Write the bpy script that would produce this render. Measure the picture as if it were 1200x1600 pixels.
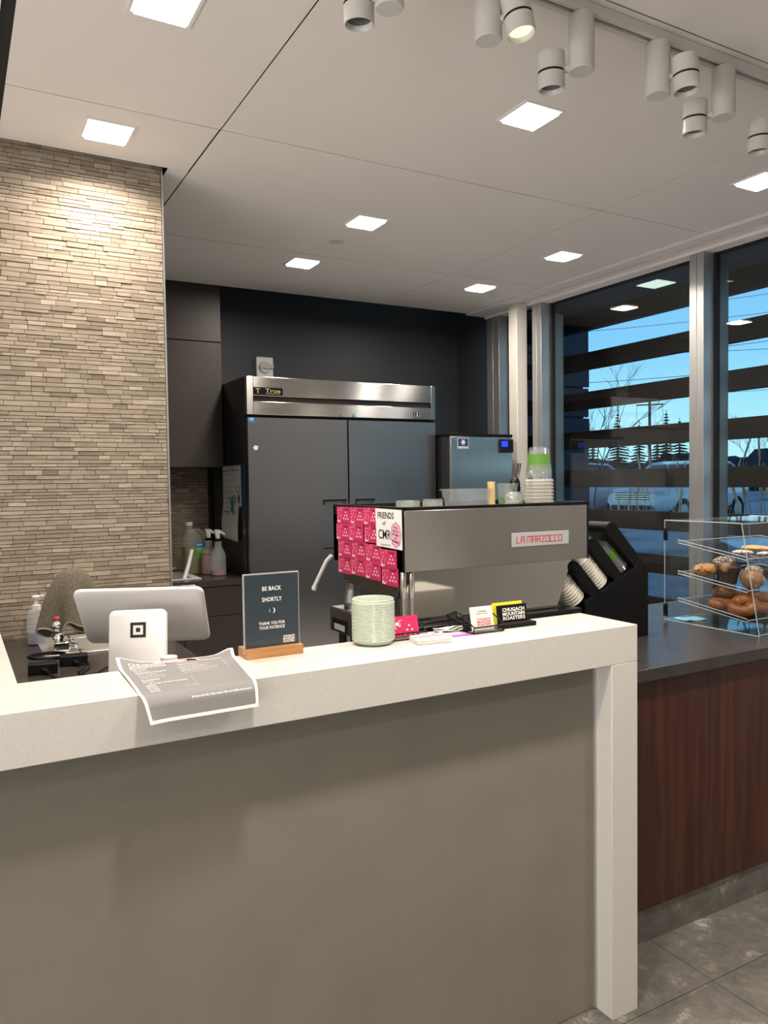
import bpy, math, random
from mathutils import Vector, Matrix
R = math.radians
PI = math.pi
sc = bpy.context.scene
col = sc.collection
for o in list(bpy.data.objects):
    bpy.data.objects.remove(o, do_unlink=True)

# ------------------------------------------------------------------ camera
cd = bpy.data.cameras.new('camera')
cam = bpy.data.objects.new('camera', cd)
col.objects.link(cam)
sc.camera = cam
cd.sensor_fit = 'VERTICAL'; cd.sensor_height = 24.0; cd.sensor_width = 18.0
cd.lens = 1214.26 / 1600 * 24.0
cd.clip_end = 500
cd.clip_start = 0.05
yaw, pit, rol = 0.50803375, -0.03930612, -0.01368959
f = Vector((math.sin(yaw)*math.cos(pit), math.cos(yaw)*math.cos(pit), math.sin(pit)))
r0 = Vector((math.cos(yaw), -math.sin(yaw), 0)); u0 = r0.cross(f)
c_, s_ = math.cos(rol), math.sin(rol)
rv = c_*r0 + s_*u0; uv = -s_*r0 + c_*u0
mc = Matrix((rv, uv, -f)).transposed().to_4x4()
mc.translation = Vector((0, 0, 1.4623))
cam.matrix_world = mc

# ------------------------------------------------------------------ colour management, world
sc.view_settings.view_transform = 'Standard'
sc.view_settings.look = 'None'
sc.view_settings.gamma = 1.0
sc.view_settings.use_curve_mapping = False
sc.view_settings.exposure = 0.0
w = bpy.data.worlds.new('winter_sky'); sc.world = w; w.use_nodes = True
nt = w.node_tree; nt.nodes.clear()
wo = nt.nodes.new('ShaderNodeOutputWorld'); bg = nt.nodes.new('ShaderNodeBackground')
tc = nt.nodes.new('ShaderNodeTexCoord'); sx = nt.nodes.new('ShaderNodeSeparateXYZ'); cr = nt.nodes.new('ShaderNodeValToRGB')
nt.links.new(tc.outputs['Generated'], sx.inputs[0]); nt.links.new(sx.outputs['Z'], cr.inputs[0])
nt.links.new(cr.outputs[0], bg.inputs[0]); nt.links.new(bg.outputs[0], wo.inputs[0])
e = cr.color_ramp.elements
e[0].position = 0.0; e[0].color = (0.52, 0.93, 1.05, 1)
e[1].position = 1.0; e[1].color = (0.06, 0.085, 0.14, 1)
for p_, c in ((0.07, (0.40, 0.82, 1.02, 1)), (0.16, (0.24, 0.62, 0.95, 1)), (0.28, (0.15, 0.46, 0.82, 1)), (0.5, (0.10, 0.20, 0.36, 1))):
    k = e.new(p_); k.color = c
bg.inputs[1].default_value = 1.2

LP = 10.5       # watts of one ceiling downlight
WARM = (1.0, 0.885, 0.78)
# downlight positions in view, then the ones behind the camera
DL = [(0.543, 2.135), (0.54, 3.0), (1.835, 2.19), (1.843, 3.45), (1.841, 4.245), (3.133, 3.458), (3.133, 4.265), (3.128, 2.20)]
DLB = [(0.54, 0.93), (1.84, 0.93), (3.13, 0.93), (0.54, -0.33), (1.84, -0.33), (-1.0, 0.6), (3.13, -0.33), (-1.0, -1.2)]
ZC = 2.75

# ------------------------------------------------------------------ helpers
def mw(o):
    M = o.matrix_basis.copy(); p = o.parent
    while p:
        M = p.matrix_basis @ M; p = p.parent
    return M

def V(*a): return Vector(a)

class MB:
    def __init__(s): s.v = []; s.f = []; s.mi = []; s.m = 0
    def add(s, vs, fs):
        n = len(s.v); s.v += [Vector(v) for v in vs]
        for q in fs: s.f.append([n+i for i in q]); s.mi.append(s.m)
        return s
    def box(s, x0, x1, y0, y1, z0, z1):
        vs = [(x, y, z) for z in (z0, z1) for y in (y0, y1) for x in (x0, x1)]
        return s.add(vs, [(0,2,3,1), (4,5,7,6), (0,1,5,4), (2,6,7,3), (0,4,6,2), (1,3,7,5)])
    def obox(s, c, ax, size):     # oriented box: axes (3 vectors), full sizes
        c = Vector(c); a = [Vector(q).normalized()*size[i]/2 for i, q in enumerate(ax)]
        vs = [c + i*a[0] + j*a[1] + k*a[2] for k in (-1, 1) for j in (-1, 1) for i in (-1, 1)]
        return s.add(vs, [(0,2,3,1), (4,5,7,6), (0,1,5,4), (2,6,7,3), (0,4,6,2), (1,3,7,5)])
    def prism(s, poly, plane, a, b):
        def P(u, v, w_):
            return {'xz': (u, w_, v), 'yz': (w_, u, v), 'xy': (u, v, w_)}[plane]
        n = len(poly)
        vs = [P(u, v, a) for u, v in poly] + [P(u, v, b) for u, v in poly]
        fs = [list(range(n))[::-1], list(range(n, 2*n))] + [(i, (i+1) % n, n+(i+1) % n, n+i) for i in range(n)]
        return s.add(vs, fs)
    def lathe(s, prof, c=(0,0,0), axis=(0,0,1), seg=28, ell=(1, 1), cap=(True, True), rfun=None):
        ax = Vector(axis).normalized()
        t = Vector((1,0,0)) if abs(ax.x) < .9 else Vector((0,1,0))
        a = (t - ax*t.dot(ax)).normalized(); b = ax.cross(a); c = Vector(c); vs = []
        for i, (r, h) in enumerate(prof):
            for k in range(seg):
                th = 2*PI*k/seg; rr = r*(rfun(th, h, i) if rfun else 1)
                vs.append(c + ax*h + a*math.cos(th)*rr*ell[0] + b*math.sin(th)*rr*ell[1])
        fs = []
        for i in range(len(prof)-1):
            for k in range(seg):
                k2 = (k+1) % seg
                fs.append((i*seg+k, i*seg+k2, (i+1)*seg+k2, (i+1)*seg+k))
        if cap[0]: fs.append(list(range(seg))[::-1])
        if cap[1]: fs.append([(len(prof)-1)*seg+k for k in range(seg)])
        return s.add(vs, fs)
    def cyl(s, p0, p1, r, r1=None, seg=24):
        p0 = Vector(p0); p1 = Vector(p1); L = (p1-p0).length
        return s.lathe([(r, 0), (r if r1 is None else r1, L)], p0, p1-p0, seg)
    def tube(s, pts, r, seg=8, rf=None):
        pts = [Vector(p) for p in pts]; n = len(pts); vs = []; up = None
        for i, p in enumerate(pts):
            d = (pts[min(i+1, n-1)] - pts[max(i-1, 0)]).normalized()
            if up is None:
                up = Vector((0,0,1)) if abs(d.z) < .9 else Vector((1,0,0))
            up = (up - d*up.dot(d)).normalized(); q = d.cross(up)
            rr = r*(rf(i/(n-1)) if rf else 1)
            for k in range(seg):
                th = 2*PI*k/seg; vs.append(p + up*math.cos(th)*rr + q*math.sin(th)*rr)
        fs = [(i*seg+k, i*seg+(k+1) % seg, (i+1)*seg+(k+1) % seg, (i+1)*seg+k) for i in range(n-1) for k in range(seg)]
        fs += [list(range(seg))[::-1], [(n-1)*seg+k for k in range(seg)]]
        return s.add(vs, fs)
    def ball(s, c, rad, seg=20, rings=12, fn=None):
        c = Vector(c); vs = []
        for i in range(rings+1):
            ph = PI*i/rings
            for k in range(seg):
                th = 2*PI*k/seg
                d = Vector((math.sin(ph)*math.cos(th), math.sin(ph)*math.sin(th), -math.cos(ph)))
                g = fn(d) if fn else 1
                vs.append(c + Vector((d.x*rad[0]*g, d.y*rad[1]*g, d.z*rad[2]*g)))
        fs = [(i*seg+k, i*seg+(k+1) % seg, (i+1)*seg+(k+1) % seg, (i+1)*seg+k) for i in range(rings) for k in range(seg)]
        return s.add(vs, fs)
    def sheet(s, fn, nu, nv, th=0.0003):    # thin solid sheet from fn(u,v)->(point, normal)
        vs = []
        for k in (0, 1):
            for j in range(nv+1):
                for i in range(nu+1):
                    p, n = fn(i/nu, j/nv); vs.append(Vector(p) + Vector(n)*th*k)
        N = (nu+1)*(nv+1); fs = []
        for j in range(nv):
            for i in range(nu):
                a = j*(nu+1)+i; q = (a, a+1, a+nu+2, a+nu+1)
                fs.append(q[::-1]); fs.append([N+x for x in q])
        for i in range(nu):
            for j in (0, nv):
                a = j*(nu+1)+i; fs.append((a, a+1, N+a+1, N+a))
        for j in range(nv):
            for i in (0, nu):
                a = j*(nu+1)+i; fs.append((a, a+nu+1, N+a+nu+1, N+a))
        return s.add(vs, fs)
    def build(s, name, mats, parent=None, world=True, bevel=0, smooth=True, sub=0, angle=35, seg=2):
        if not isinstance(mats, (list, tuple)): mats = [mats]
        vs = s.v
        me = bpy.data.meshes.new(name)
        org = None
        if parent is not None and world:
            Mi = mw(parent).inverted(); vs = [Mi @ v for v in vs]
        elif parent is None and world:
            xs = [v.x for v in vs]; ys = [v.y for v in vs]; zs = [v.z for v in vs]
            org = Vector(((min(xs)+max(xs))/2, (min(ys)+max(ys))/2, min(zs)))
            vs = [v-org for v in vs]
        me.from_pydata([tuple(v) for v in vs], [], s.f)
        for m in mats: me.materials.append(m)
        me.polygons.foreach_set('material_index', s.mi)
        me.validate()
        import bmesh
        b = bmesh.new(); b.from_mesh(me); bmesh.ops.recalc_face_normals(b, faces=b.faces); b.to_mesh(me); b.free()
        if smooth:
            me.polygons.foreach_set('use_smooth', [True]*len(me.polygons))
            me.set_sharp_from_angle(angle=R(angle))
        o = bpy.data.objects.new(name, me); col.objects.link(o)
        if org is not None: o.location = org
        if parent is not None: o.parent = parent
        if bevel:
            md = o.modifiers.new('bevel', 'BEVEL'); md.width = bevel; md.segments = seg; md.limit_method = 'ANGLE'; md.angle_limit = R(40)
        if sub:
            md = o.modifiers.new('sub', 'SUBSURF'); md.levels = sub; md.render_levels = sub
        return o

def tag(o, label=None, cat=None, group=None, kind=None):
    if label: o['label'] = label
    if cat: o['category'] = cat
    if group: o['group'] = group
    if kind: o['kind'] = kind
    return o
def thing(name, loc, label=None, cat=None, group=None, kind=None, rz=0):
    o = bpy.data.objects.new(name, None); col.objects.link(o); o.empty_display_size = .05
    o.location = loc; o.rotation_euler = (0, 0, rz)
    return tag(o, label, cat, group, kind)
def struct(o): o['kind'] = 'structure'; return o
def kids(o): return [c for c in bpy.data.objects if c.parent == o]
def dup(o, parent=None):
    c = o.copy(); col.objects.link(c); c.parent = parent
    for ch in kids(o): dup(ch, c)
    return c

_tc = {}
def text_geo(body, spacing=1.0, extr=0.0, bold=0.0):
    k = (body, spacing, extr, bold)
    if k not in _tc:
        cu = bpy.data.curves.new('lettering', 'FONT'); cu.body = body; cu.size = 1; cu.space_character = spacing
        cu.align_x = 'CENTER'; cu.resolution_u = 2; cu.offset = bold
        o = bpy.data.objects.new('lettering', cu); col.objects.link(o)
        dg = bpy.context.evaluated_depsgraph_get(); dg.update()
        me = bpy.data.meshes.new_from_object(o.evaluated_get(dg))
        vs = [v.co.copy() for v in me.vertices]; fs = [list(p.vertices) for p in me.polygons]
        bpy.data.objects.remove(o, do_unlink=True); bpy.data.curves.remove(cu); bpy.data.meshes.remove(me)
        xs = [v.x for v in vs]; ys = [v.y for v in vs]
        _tc[k] = (vs, fs, min(xs), max(xs), min(ys), max(ys))
    return _tc[k]
def put_text(mb, body, c, right, up, width=None, height=None, sx=None, spacing=1.0, bold=0.0):
    """centred at c; right / up are unit vectors; width and / or height in metres"""
    vs, fs, x0, x1, y0, y1 = text_geo(body, spacing, 0, bold)
    kx = width/(x1-x0) if width else None
    ky = height/(y1-y0) if height else kx
    if kx is None: kx = ky*(sx or 1)
    right = Vector(right).normalized(); up = Vector(up).normalized(); c = Vector(c)
    return mb.add([c + right*((v.x-(x0+x1)/2)*kx) + up*((v.y-(y0+y1)/2)*ky) for v in vs], fs)
def quad(mb, c, right, up, w_, h_, rot=0):
    right = Vector(right).normalized(); up = Vector(up).normalized(); c = Vector(c)
    a = right*math.cos(rot)+up*math.sin(rot); b = -right*math.sin(rot)+up*math.cos(rot)
    return mb.add([c-a*w_/2-b*h_/2, c+a*w_/2-b*h_/2, c+a*w_/2+b*h_/2, c-a*w_/2+b*h_/2], [(0,1,2,3)])
def tri(mb, c, right, up, w_, h_):
    right = Vector(right).normalized(); up = Vector(up).normalized(); c = Vector(c)
    return mb.add([c-right*w_/2, c+right*w_/2, c+up*h_], [(0,1,2)])

ORD = ['topmost', 'second', 'third', 'fourth', 'fifth', 'sixth', 'seventh', 'eighth', 'ninth', 'tenth', 'eleventh', 'twelfth']
# ------------------------------------------------------------------ materials
M = {}
def mat(name, c, rough=.5, metal=0, spec=.5, trans=0, ior=1.45, emis=None, es=0, coat=0, noise=None, bump=None, aniso=0, alpha=1, sss=0, tang=0):
    m = bpy.data.materials.new(name); m.use_nodes = True; n = m.node_tree; b = n.nodes['Principled BSDF']
    b.inputs['Base Color'].default_value = (*c, 1); b.inputs['Roughness'].default_value = rough; b.inputs['Metallic'].default_value = metal
    b.inputs['Specular IOR Level'].default_value = spec; b.inputs['Transmission Weight'].default_value = trans; b.inputs['IOR'].default_value = ior
    b.inputs['Coat Weight'].default_value = coat; b.inputs['Coat Roughness'].default_value = .05
    b.inputs['Alpha'].default_value = alpha
    if aniso: b.inputs['Anisotropic'].default_value = aniso
    if sss:
        b.inputs['Subsurface Weight'].default_value = sss; b.inputs['Subsurface Scale'].default_value = .01
    if emis: b.inputs['Emission Color'].default_value = (*emis, 1); b.inputs['Emission Strength'].default_value = es
    co = n.nodes.new('ShaderNodeTexCoord')
    def tex(scale, stretch=(1,1,1), detail=4):
        mp = n.nodes.new('ShaderNodeMapping'); mp.inputs['Scale'].default_value = stretch
        n.links.new(co.outputs['Object'], mp.inputs[0])
        t = n.nodes.new('ShaderNodeTexNoise'); t.inputs['Scale'].default_value = scale; t.inputs['Detail'].default_value = detail
        n.links.new(mp.outputs[0], t.inputs['Vector']); return t
    if noise:      # (scale, second colour, stretch, lo, hi)
        sc_, c2, st, lo, hi = noise
        t = tex(sc_, st); rp = n.nodes.new('ShaderNodeValToRGB')
        rp.color_ramp.elements[0].position = lo; rp.color_ramp.elements[0].color = (*c, 1)
        rp.color_ramp.elements[1].position = hi; rp.color_ramp.elements[1].color = (*c2, 1)
        n.links.new(t.outputs['Fac'], rp.inputs[0]); n.links.new(rp.outputs[0], b.inputs['Base Color'])
    if tang:
        cv = n.nodes.new('ShaderNodeCombineXYZ'); cv.inputs[2].default_value = 1.0
        n.links.new(cv.outputs[0], b.inputs['Tangent'])
    if bump:       # (scale, strength, distance, stretch)
        sc_, st_, di, stx = bump
        t = tex(sc_, stx); bm_ = n.nodes.new('ShaderNodeBump'); bm_.inputs['Strength'].default_value = st_; bm_.inputs['Distance'].default_value = di
        n.links.new(t.outputs['Fac'], bm_.inputs['Height']); n.links.new(bm_.outputs[0], b.inputs['Normal'])
    M[name] = m
    return m
O1 = (1,1,1)
mat('ceiling_white', (.80,.77,.74), .7, noise=(2.0, (.77,.745,.72), O1, .3, .7))
mat('reveal_black', (.012,.012,.014), .8)
mat('wall_dark', (.030,.037,.045), .5, noise=(3, (.034,.041,.050), O1, .3, .7))
mat('wall_plain', (.36,.35,.33), .8, noise=(3, (.34,.33,.31), O1, .3, .7))
mat('aluminium', (.52,.53,.53), .42, .85, noise=(40, (.47,.48,.48), (1,1,.05), .3, .7))
mat('trim_alu', (.62,.62,.61), .35, .8, noise=(40, (.55,.55,.54), (1,1,.05), .3, .7))
mat('column_paint', (.60,.59,.54), .45, noise=(5, (.56,.55,.5), O1, .3, .7))
mat('bounce_floor', (.72,.70,.66), .5, noise=(6, (.68,.66,.62), O1, .3, .7))
mat('gasket', (.008,.008,.009), .6)
mat('quartz', (.66,.645,.60), .2, noise=(420, (.56,.545,.50), O1, .5, .72), spec=.5)
mat('counter_dark', (.036,.031,.029), .24, noise=(14, (.052,.046,.042), O1, .35, .75), bump=(300, .1, .0005, O1))
mat('cabinet_dark', (.026,.021,.019), .42, noise=(6, (.032,.026,.023), (1,1,.15), .3, .7))
mat('cab_door', (.046,.039,.035), .45, noise=(2.5, (.056,.047,.041), O1, .3, .7))
mat('black_matte', (.004,.004,.005), .5, spec=.25)
mat('black_gloss', (.006,.006,.007), .18)
mat('steel', (.50,.50,.49), .30, 1, aniso=.5, noise=(3, (.43,.43,.42), (60,60,.6), .35, .65), bump=(8, .05, .001, (80,80,1)))
mat('steel_h', (.60,.59,.57), .27, 1, aniso=.96, tang=1, noise=(3, (.50,.49,.47), (.6,60,60), .35, .65))
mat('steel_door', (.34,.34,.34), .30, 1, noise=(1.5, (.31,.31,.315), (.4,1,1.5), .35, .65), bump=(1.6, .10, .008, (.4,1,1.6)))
mat('steel_back', (.46,.455,.44), .34, 1, aniso=.8, tang=1, noise=(1.5, (.42,.415,.40), (3,1,.1), .35, .65))
mat('sink_steel', (.74,.72,.68), .33, .75)
mat('chrome', (.75,.75,.75), .07, 1)
mat('mirror_steel', (.60,.585,.55), .06, 1)
mat('steel_brown', (.10,.085,.075), .3, .6)
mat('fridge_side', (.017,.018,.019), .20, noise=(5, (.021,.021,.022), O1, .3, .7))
mat('white_plastic', (.72,.71,.70), .3)
mat('white_metal', (.60,.60,.57), .35)
mat('lens_dark', (.10,.10,.10), .25, .5)
mat('lens_lit', (.8,.8,.5), .3, emis=(1,.95,.60), es=1.1)
mat('diffuser', (1,1,1), .5, emis=(1,.97,.93), es=3.0)
mat('ext_diffuser', (.8,.9,.8), .5, emis=(.80,1,.82), es=.9)
mat('paper_white', (.80,.79,.75), .7)
mat('paper_grey', (.20,.20,.195), .6)
mat('print_dark', (.030,.042,.052), .35, coat=.4)
mat('ink_black', (.012,.012,.014), .6)
mat('ink_white', (.85,.84,.80), .5)
mat('pink', (.60,.028,.125), .42)
mat('pink_deep', (.42,.02,.16), .5)
mat('pink_pale', (.85,.40,.52), .6)
mat('red_logo', (.62,.012,.03), .4)
mat('orange_print', (.85,.33,.06), .6)
mat('purple', (.36,.12,.62), .5)
mat('yellow', (.90,.80,.05), .5)
mat('cream_card', (.83,.79,.70), .6)
mat('wood_light', (.52,.27,.10), .45, noise=(6, (.40,.19,.06), (1,14,14), .35, .65))
mat('tan_wood', (.68,.50,.22), .5, noise=(30, (.6,.42,.17), (1,1,.3), .35, .65))
mat('celadon', (.50,.57,.46), .28, coat=.3)
mat('badge', (.50,.53,.54), .4, .2)
mat('blue_label', (.01,.03,.14), .4)
mat('blue_bright', (.02,.25,.75), .4)
mat('lcd_blue', (.02,.05,.6), .3, emis=(.01,.04,1.0), es=1.2)
mat('teal', (.01,.25,.22), .5)
mat('navy', (.012,.05,.16), .5)
mat('gold', (.55,.42,.2), .35, .7)
mat('green_label', (.10,.38,.05), .5)
mat('green_band', (.13,.33,.03), .4, alpha=.7)
mat('towel', (.085,.075,.052), .95, noise=(260, (.19,.165,.12), O1, .35, .65), bump=(260, .7, .002, O1))
mat('towel_hem', (.36,.35,.31), .9, bump=(260, 1, .002, O1))
mat('rubber_red', (.6,.05,.07), .4)
mat('paper_cup', (.80,.78,.68), .5)
mat('liquid_pink', (.42,.17,.14), .25)
mat('liquid_yellow', (.22,.19,.015), .25)
mat('liquid_violet', (.30,.29,.42), .25)
mat('milky', (.74,.78,.80), .3, alpha=.28)
mat('milky_jug', (.55,.57,.52), .35, alpha=.28)
mat('bagel', (.19,.060,.014), .32, noise=(9, (.36,.145,.040), O1, .4, .66), bump=(50, .3, .003, O1))
mat('cookie', (.60,.37,.13), .6, noise=(30, (.72,.52,.25), O1, .4, .65), bump=(60, .6, .004, O1))
mat('scone', (.52,.27,.09), .6, noise=(35, (.16,.06,.02), O1, .52, .60), bump=(45, .7, .006, O1))
mat('muffin_dark', (.055,.030,.018), .55, noise=(22, (.35,.19,.08), O1, .52, .62), bump=(40, .8, .008, O1))
mat('muffin_tan', (.24,.12,.05), .6, noise=(22, (.52,.38,.24), O1, .45, .6), bump=(45, .8, .008, O1))
mat('seeded', (.09,.055,.035), .7, noise=(120, (.60,.50,.36), O1, .50, .56), bump=(110, .8, .005, O1))
mat('sugared', (.18,.12,.09), .7, noise=(90, (.72,.66,.60), O1, .40, .55), bump=(90, .8, .005, O1))
mat('muffin_case', (.05,.025,.015), .8)
mat('slat_wood', (.016,.012,.010), .6, noise=(5, (.028,.021,.016), (10,1,10), .3, .7))
mat('screen_board', (.018,.018,.040), .6, noise=(4, (.026,.025,.050), (1,10,10), .3, .7))
mat('ext_metal', (.16,.20,.20), .4, .5)
mat('soffit', (.060,.090,.13), .7, noise=(3, (.055,.082,.12), O1, .3, .7))
mat('snow', (.52,.58,.68), .8, noise=(.5, (.16,.20,.27), (1,1,1), .45, .62), bump=(2, .6, .1, O1))
mat('spruce', (.010,.016,.012), .9, noise=(3, (.018,.024,.018), O1, .3, .7))
mat('bark', (.035,.028,.025), .9, noise=(9, (.055,.045,.04), O1, .3, .7))
mat('brush_far', (.03,.035,.055), .95, noise=(.6, (.055,.06,.085), O1, .3, .7))
mat('straw', (.72,.60,.42), .8, noise=(20, (.55,.44,.30), O1, .3, .7))
mat('car_white', (.78,.80,.84), .25, coat=.6)
mat('car_silver', (.62,.65,.70), .25, coat=.6)
mat('car_glass', (.02,.03,.05), .08)
mat('tyre', (.01,.01,.01), .8)
mat('tail_red', (.5,.01,.01), .3)
mat('napkin_blue', (.25,.62,.75), .6)
mat('bulb_glow', (1,1,1), .4, emis=(1,.9,.7), es=3)

def trans_mat(name, tint, refl_rough=.02, ior=1.45, diff=None, dfac=0.0):
    """thin clear sheet: tinted transparency with Fresnel reflection and an optional milky share"""
    m = bpy.data.materials.new(name); m.use_nodes = True; n = m.node_tree; n.nodes.clear()
    out = n.nodes.new('ShaderNodeOutputMaterial'); t = n.nodes.new('ShaderNodeBsdfTransparent'); t.inputs[0].default_value = (*tint, 1)
    g = n.nodes.new('ShaderNodeBsdfGlossy'); g.inputs['Roughness'].default_value = refl_rough; g.inputs[0].default_value = (1,1,1,1)
    fr = n.nodes.new('ShaderNodeFresnel')
    ge = n.nodes.new('ShaderNodeNewGeometry'); ma = n.nodes.new('ShaderNodeMath'); ma.operation = 'MULTIPLY_ADD'
    ma.inputs[1].default_value = 1/ior-ior; ma.inputs[2].default_value = ior
    n.links.new(ge.outputs['Backfacing'], ma.inputs[0]); n.links.new(ma.outputs[0], fr.inputs[0])
    mx = n.nodes.new('ShaderNodeMixShader'); src = t.outputs[0]
    if diff:
        d = n.nodes.new('ShaderNodeBsdfDiffuse'); d.inputs[0].default_value = (*diff, 1)
        m2 = n.nodes.new('ShaderNodeMixShader'); m2.inputs[0].default_value = dfac
        n.links.new(src, m2.inputs[1]); n.links.new(d.outputs[0], m2.inputs[2]); src = m2.outputs[0]
    n.links.new(fr.outputs[0], mx.inputs[0]); n.links.new(src, mx.inputs[1]); n.links.new(g.outputs[0], mx.inputs[2])
    n.links.new(mx.outputs[0], out.inputs[0]); M[name] = m
    return m
trans_mat('window_glass', (.94,.965,.97), .0, 1.42)
trans_mat('acrylic', (.965,.975,.98), .03, 1.30)
trans_mat('acrylic_edge', (.80,.86,.88), .15, 1.6, (.75,.80,.82), .38)
trans_mat('clear_plastic', (.90,.92,.93), .06, 1.45, (.7,.72,.74), .10)
trans_mat('clear_cup', (.92,.95,.94), .05, 1.5, (.75,.78,.77), .08)
trans_mat('frosted_cup', (.90,.90,.86), .12, 1.5, (.82,.80,.72), .34)
trans_mat('glassware', (.90,.92,.90), .03, 1.5, (.75,.77,.75), .16)

# fabric-like front panel: fine diagonal weave
def weave(name, c1, c2):
    m = mat(name, c1, .8); n = m.node_tree; b = n.nodes['Principled BSDF']
    co = n.nodes.new('ShaderNodeTexCoord'); mp = n.nodes.new('ShaderNodeMapping'); mp.inputs['Rotation'].default_value = (0, R(45), 0)
    n.links.new(co.outputs['Object'], mp.inputs[0])
    ck = n.nodes.new('ShaderNodeTexChecker'); ck.inputs['Scale'].default_value = 420
    ns = n.nodes.new('ShaderNodeTexNoise'); ns.inputs['Scale'].default_value = 5; ns.inputs['Detail'].default_value = 5
    n.links.new(mp.outputs[0], ck.inputs['Vector']); n.links.new(co.outputs['Object'], ns.inputs['Vector'])
    ck.inputs['Color1'].default_value = (*c1, 1); ck.inputs['Color2'].default_value = (*c2, 1)
    mx = n.nodes.new('ShaderNodeMix'); mx.data_type = 'RGBA'; mx.blend_type = 'MULTIPLY'; mx.inputs[0].default_value = .25
    n.links.new(ck.outputs['Color'], mx.inputs[6]); n.links.new(ns.outputs['Fac'], mx.inputs[7]); n.links.new(mx.outputs[2], b.inputs['Base Color'])
weave('panel_weave', (.30,.276,.228), (.210,.192,.158))

# walnut panel: vertical grain
def walnut(name):
    m = mat(name, (.1,.03,.02), .38); n = m.node_tree; b = n.nodes['Principled BSDF']
    co = n.nodes.new('ShaderNodeTexCoord'); mp = n.nodes.new('ShaderNodeMapping'); mp.inputs['Scale'].default_value = (14, 1, .7)
    n.links.new(co.outputs['Object'], mp.inputs[0])
    a = n.nodes.new('ShaderNodeTexNoise'); a.inputs['Scale'].default_value = 2.2; a.inputs['Detail'].default_value = 9; a.inputs['Distortion'].default_value = .6
    n.links.new(mp.outputs[0], a.inputs['Vector'])
    rp = n.nodes.new('ShaderNodeValToRGB'); el = rp.color_ramp.elements
    el[0].position = .3; el[0].color = (.030,.009,.006, 1); el[1].position = .72; el[1].color = (.095,.032,.019, 1)
    k = el.new(.5); k.color = (.056,.017,.011, 1)
    n.links.new(a.outputs['Fac'], rp.inputs[0]); n.links.new(rp.outputs[0], b.inputs['Base Color'])
walnut('walnut')

# slate floor tile
def slate(name, joints=True):
    m = mat(name, (.1,.1,.1), .42); n = m.node_tree; b = n.nodes['Principled BSDF']
    co = n.nodes.new('ShaderNodeTexCoord')
    a = n.nodes.new('ShaderNodeTexNoise'); a.inputs['Scale'].default_value = 11; a.inputs['Detail'].default_value = 12; a.inputs['Roughness'].default_value = .78; a.inputs['Distortion'].default_value = .25
    n.links.new(co.outputs['Object'], a.inputs['Vector'])
    rp = n.nodes.new('ShaderNodeValToRGB'); el = rp.color_ramp.elements
    el[0].position = .38; el[0].color = (.10,.095,.085, 1); el[1].position = .68; el[1].color = (.42,.40,.35, 1)
    k = el.new(.56); k.color = (.155,.147,.13, 1)
    n.links.new(a.outputs['Fac'], rp.inputs[0])
    bp = n.nodes.new('ShaderNodeBump'); bp.inputs['Strength'].default_value = .25; bp.inputs['Distance'].default_value = .004
    n.links.new(a.outputs['Fac'], bp.inputs['Height']); n.links.new(bp.outputs[0], b.inputs['Normal'])
    n.links.new(rp.outputs[0], b.inputs['Base Color'])
slate('slate')

# mosaic strips: colour varies per strip through a stored attribute
def strip_mat(name, gain):
    m = mat(name, (.3,.25,.2), .55); n = m.node_tree; b = n.nodes['Principled BSDF']
    at = n.nodes.new('ShaderNodeAttribute'); at.attribute_name = 'strip_tone'
    rp = n.nodes.new('ShaderNodeValToRGB'); el = rp.color_ramp.elements
    el[0].position = 0; el[0].color = (.20*gain,.160*gain,.115*gain, 1); el[1].position = 1; el[1].color = (.43*gain,.365*gain,.28*gain, 1)
    co = n.nodes.new('ShaderNodeTexCoord'); mp = n.nodes.new('ShaderNodeMapping'); mp.inputs['Scale'].default_value = (1,1,9); n.links.new(co.outputs['Object'], mp.inputs[0])
    ns = n.nodes.new('ShaderNodeTexNoise'); ns.inputs['Scale'].default_value = 18; ns.inputs['Detail'].default_value = 6; n.links.new(mp.outputs[0], ns.inputs['Vector'])
    mx = n.nodes.new('ShaderNodeMix'); mx.data_type = 'RGBA'; mx.blend_type = 'OVERLAY'; mx.inputs[0].default_value = .45
    n.links.new(at.outputs['Fac'], rp.inputs[0]); n.links.new(rp.outputs[0], mx.inputs[6]); n.links.new(ns.outputs['Fac'], mx.inputs[7]); n.links.new(mx.outputs[2], b.inputs['Base Color'])
strip_mat('stone_strip', 1.0)
mat('grout', (.035,.028,.020), .9)

# ------------------------------------------------------------------ structure: floor
mb = MB()
FX = [-3.5] + [1.89 + .61*i for i in range(-8, 4)]; FX = sorted(set(x for x in FX if -3.5 <= x <= 3.9)) + [3.9]
FY = [-3.0] + [1.469 + .305*2*i for i in range(-7, 7) if -3 < 1.469 + .61*i < 5.4] + [5.4]
for i in range(len(FX)-1):
    for j in range(len(FY)-1):
        g = .0012
        mb.box(FX[i]+g, FX[i+1]-g, FY[j]+g, FY[j+1]-g, -.012, 0)
mb.m = 1; mb.box(-3.5, 3.9, -3.0, 5.4, -.05, -.0015)
mb.m = 2; mb.box(.74, 3.69, 2.56, 4.59, -.001, .002)  # pale unseen floor sheet added to bounce light onto the ceiling
fl = struct(mb.build('floor', [M['slate'], M['reveal_black'], M['bounce_floor']], smooth=False))

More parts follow.
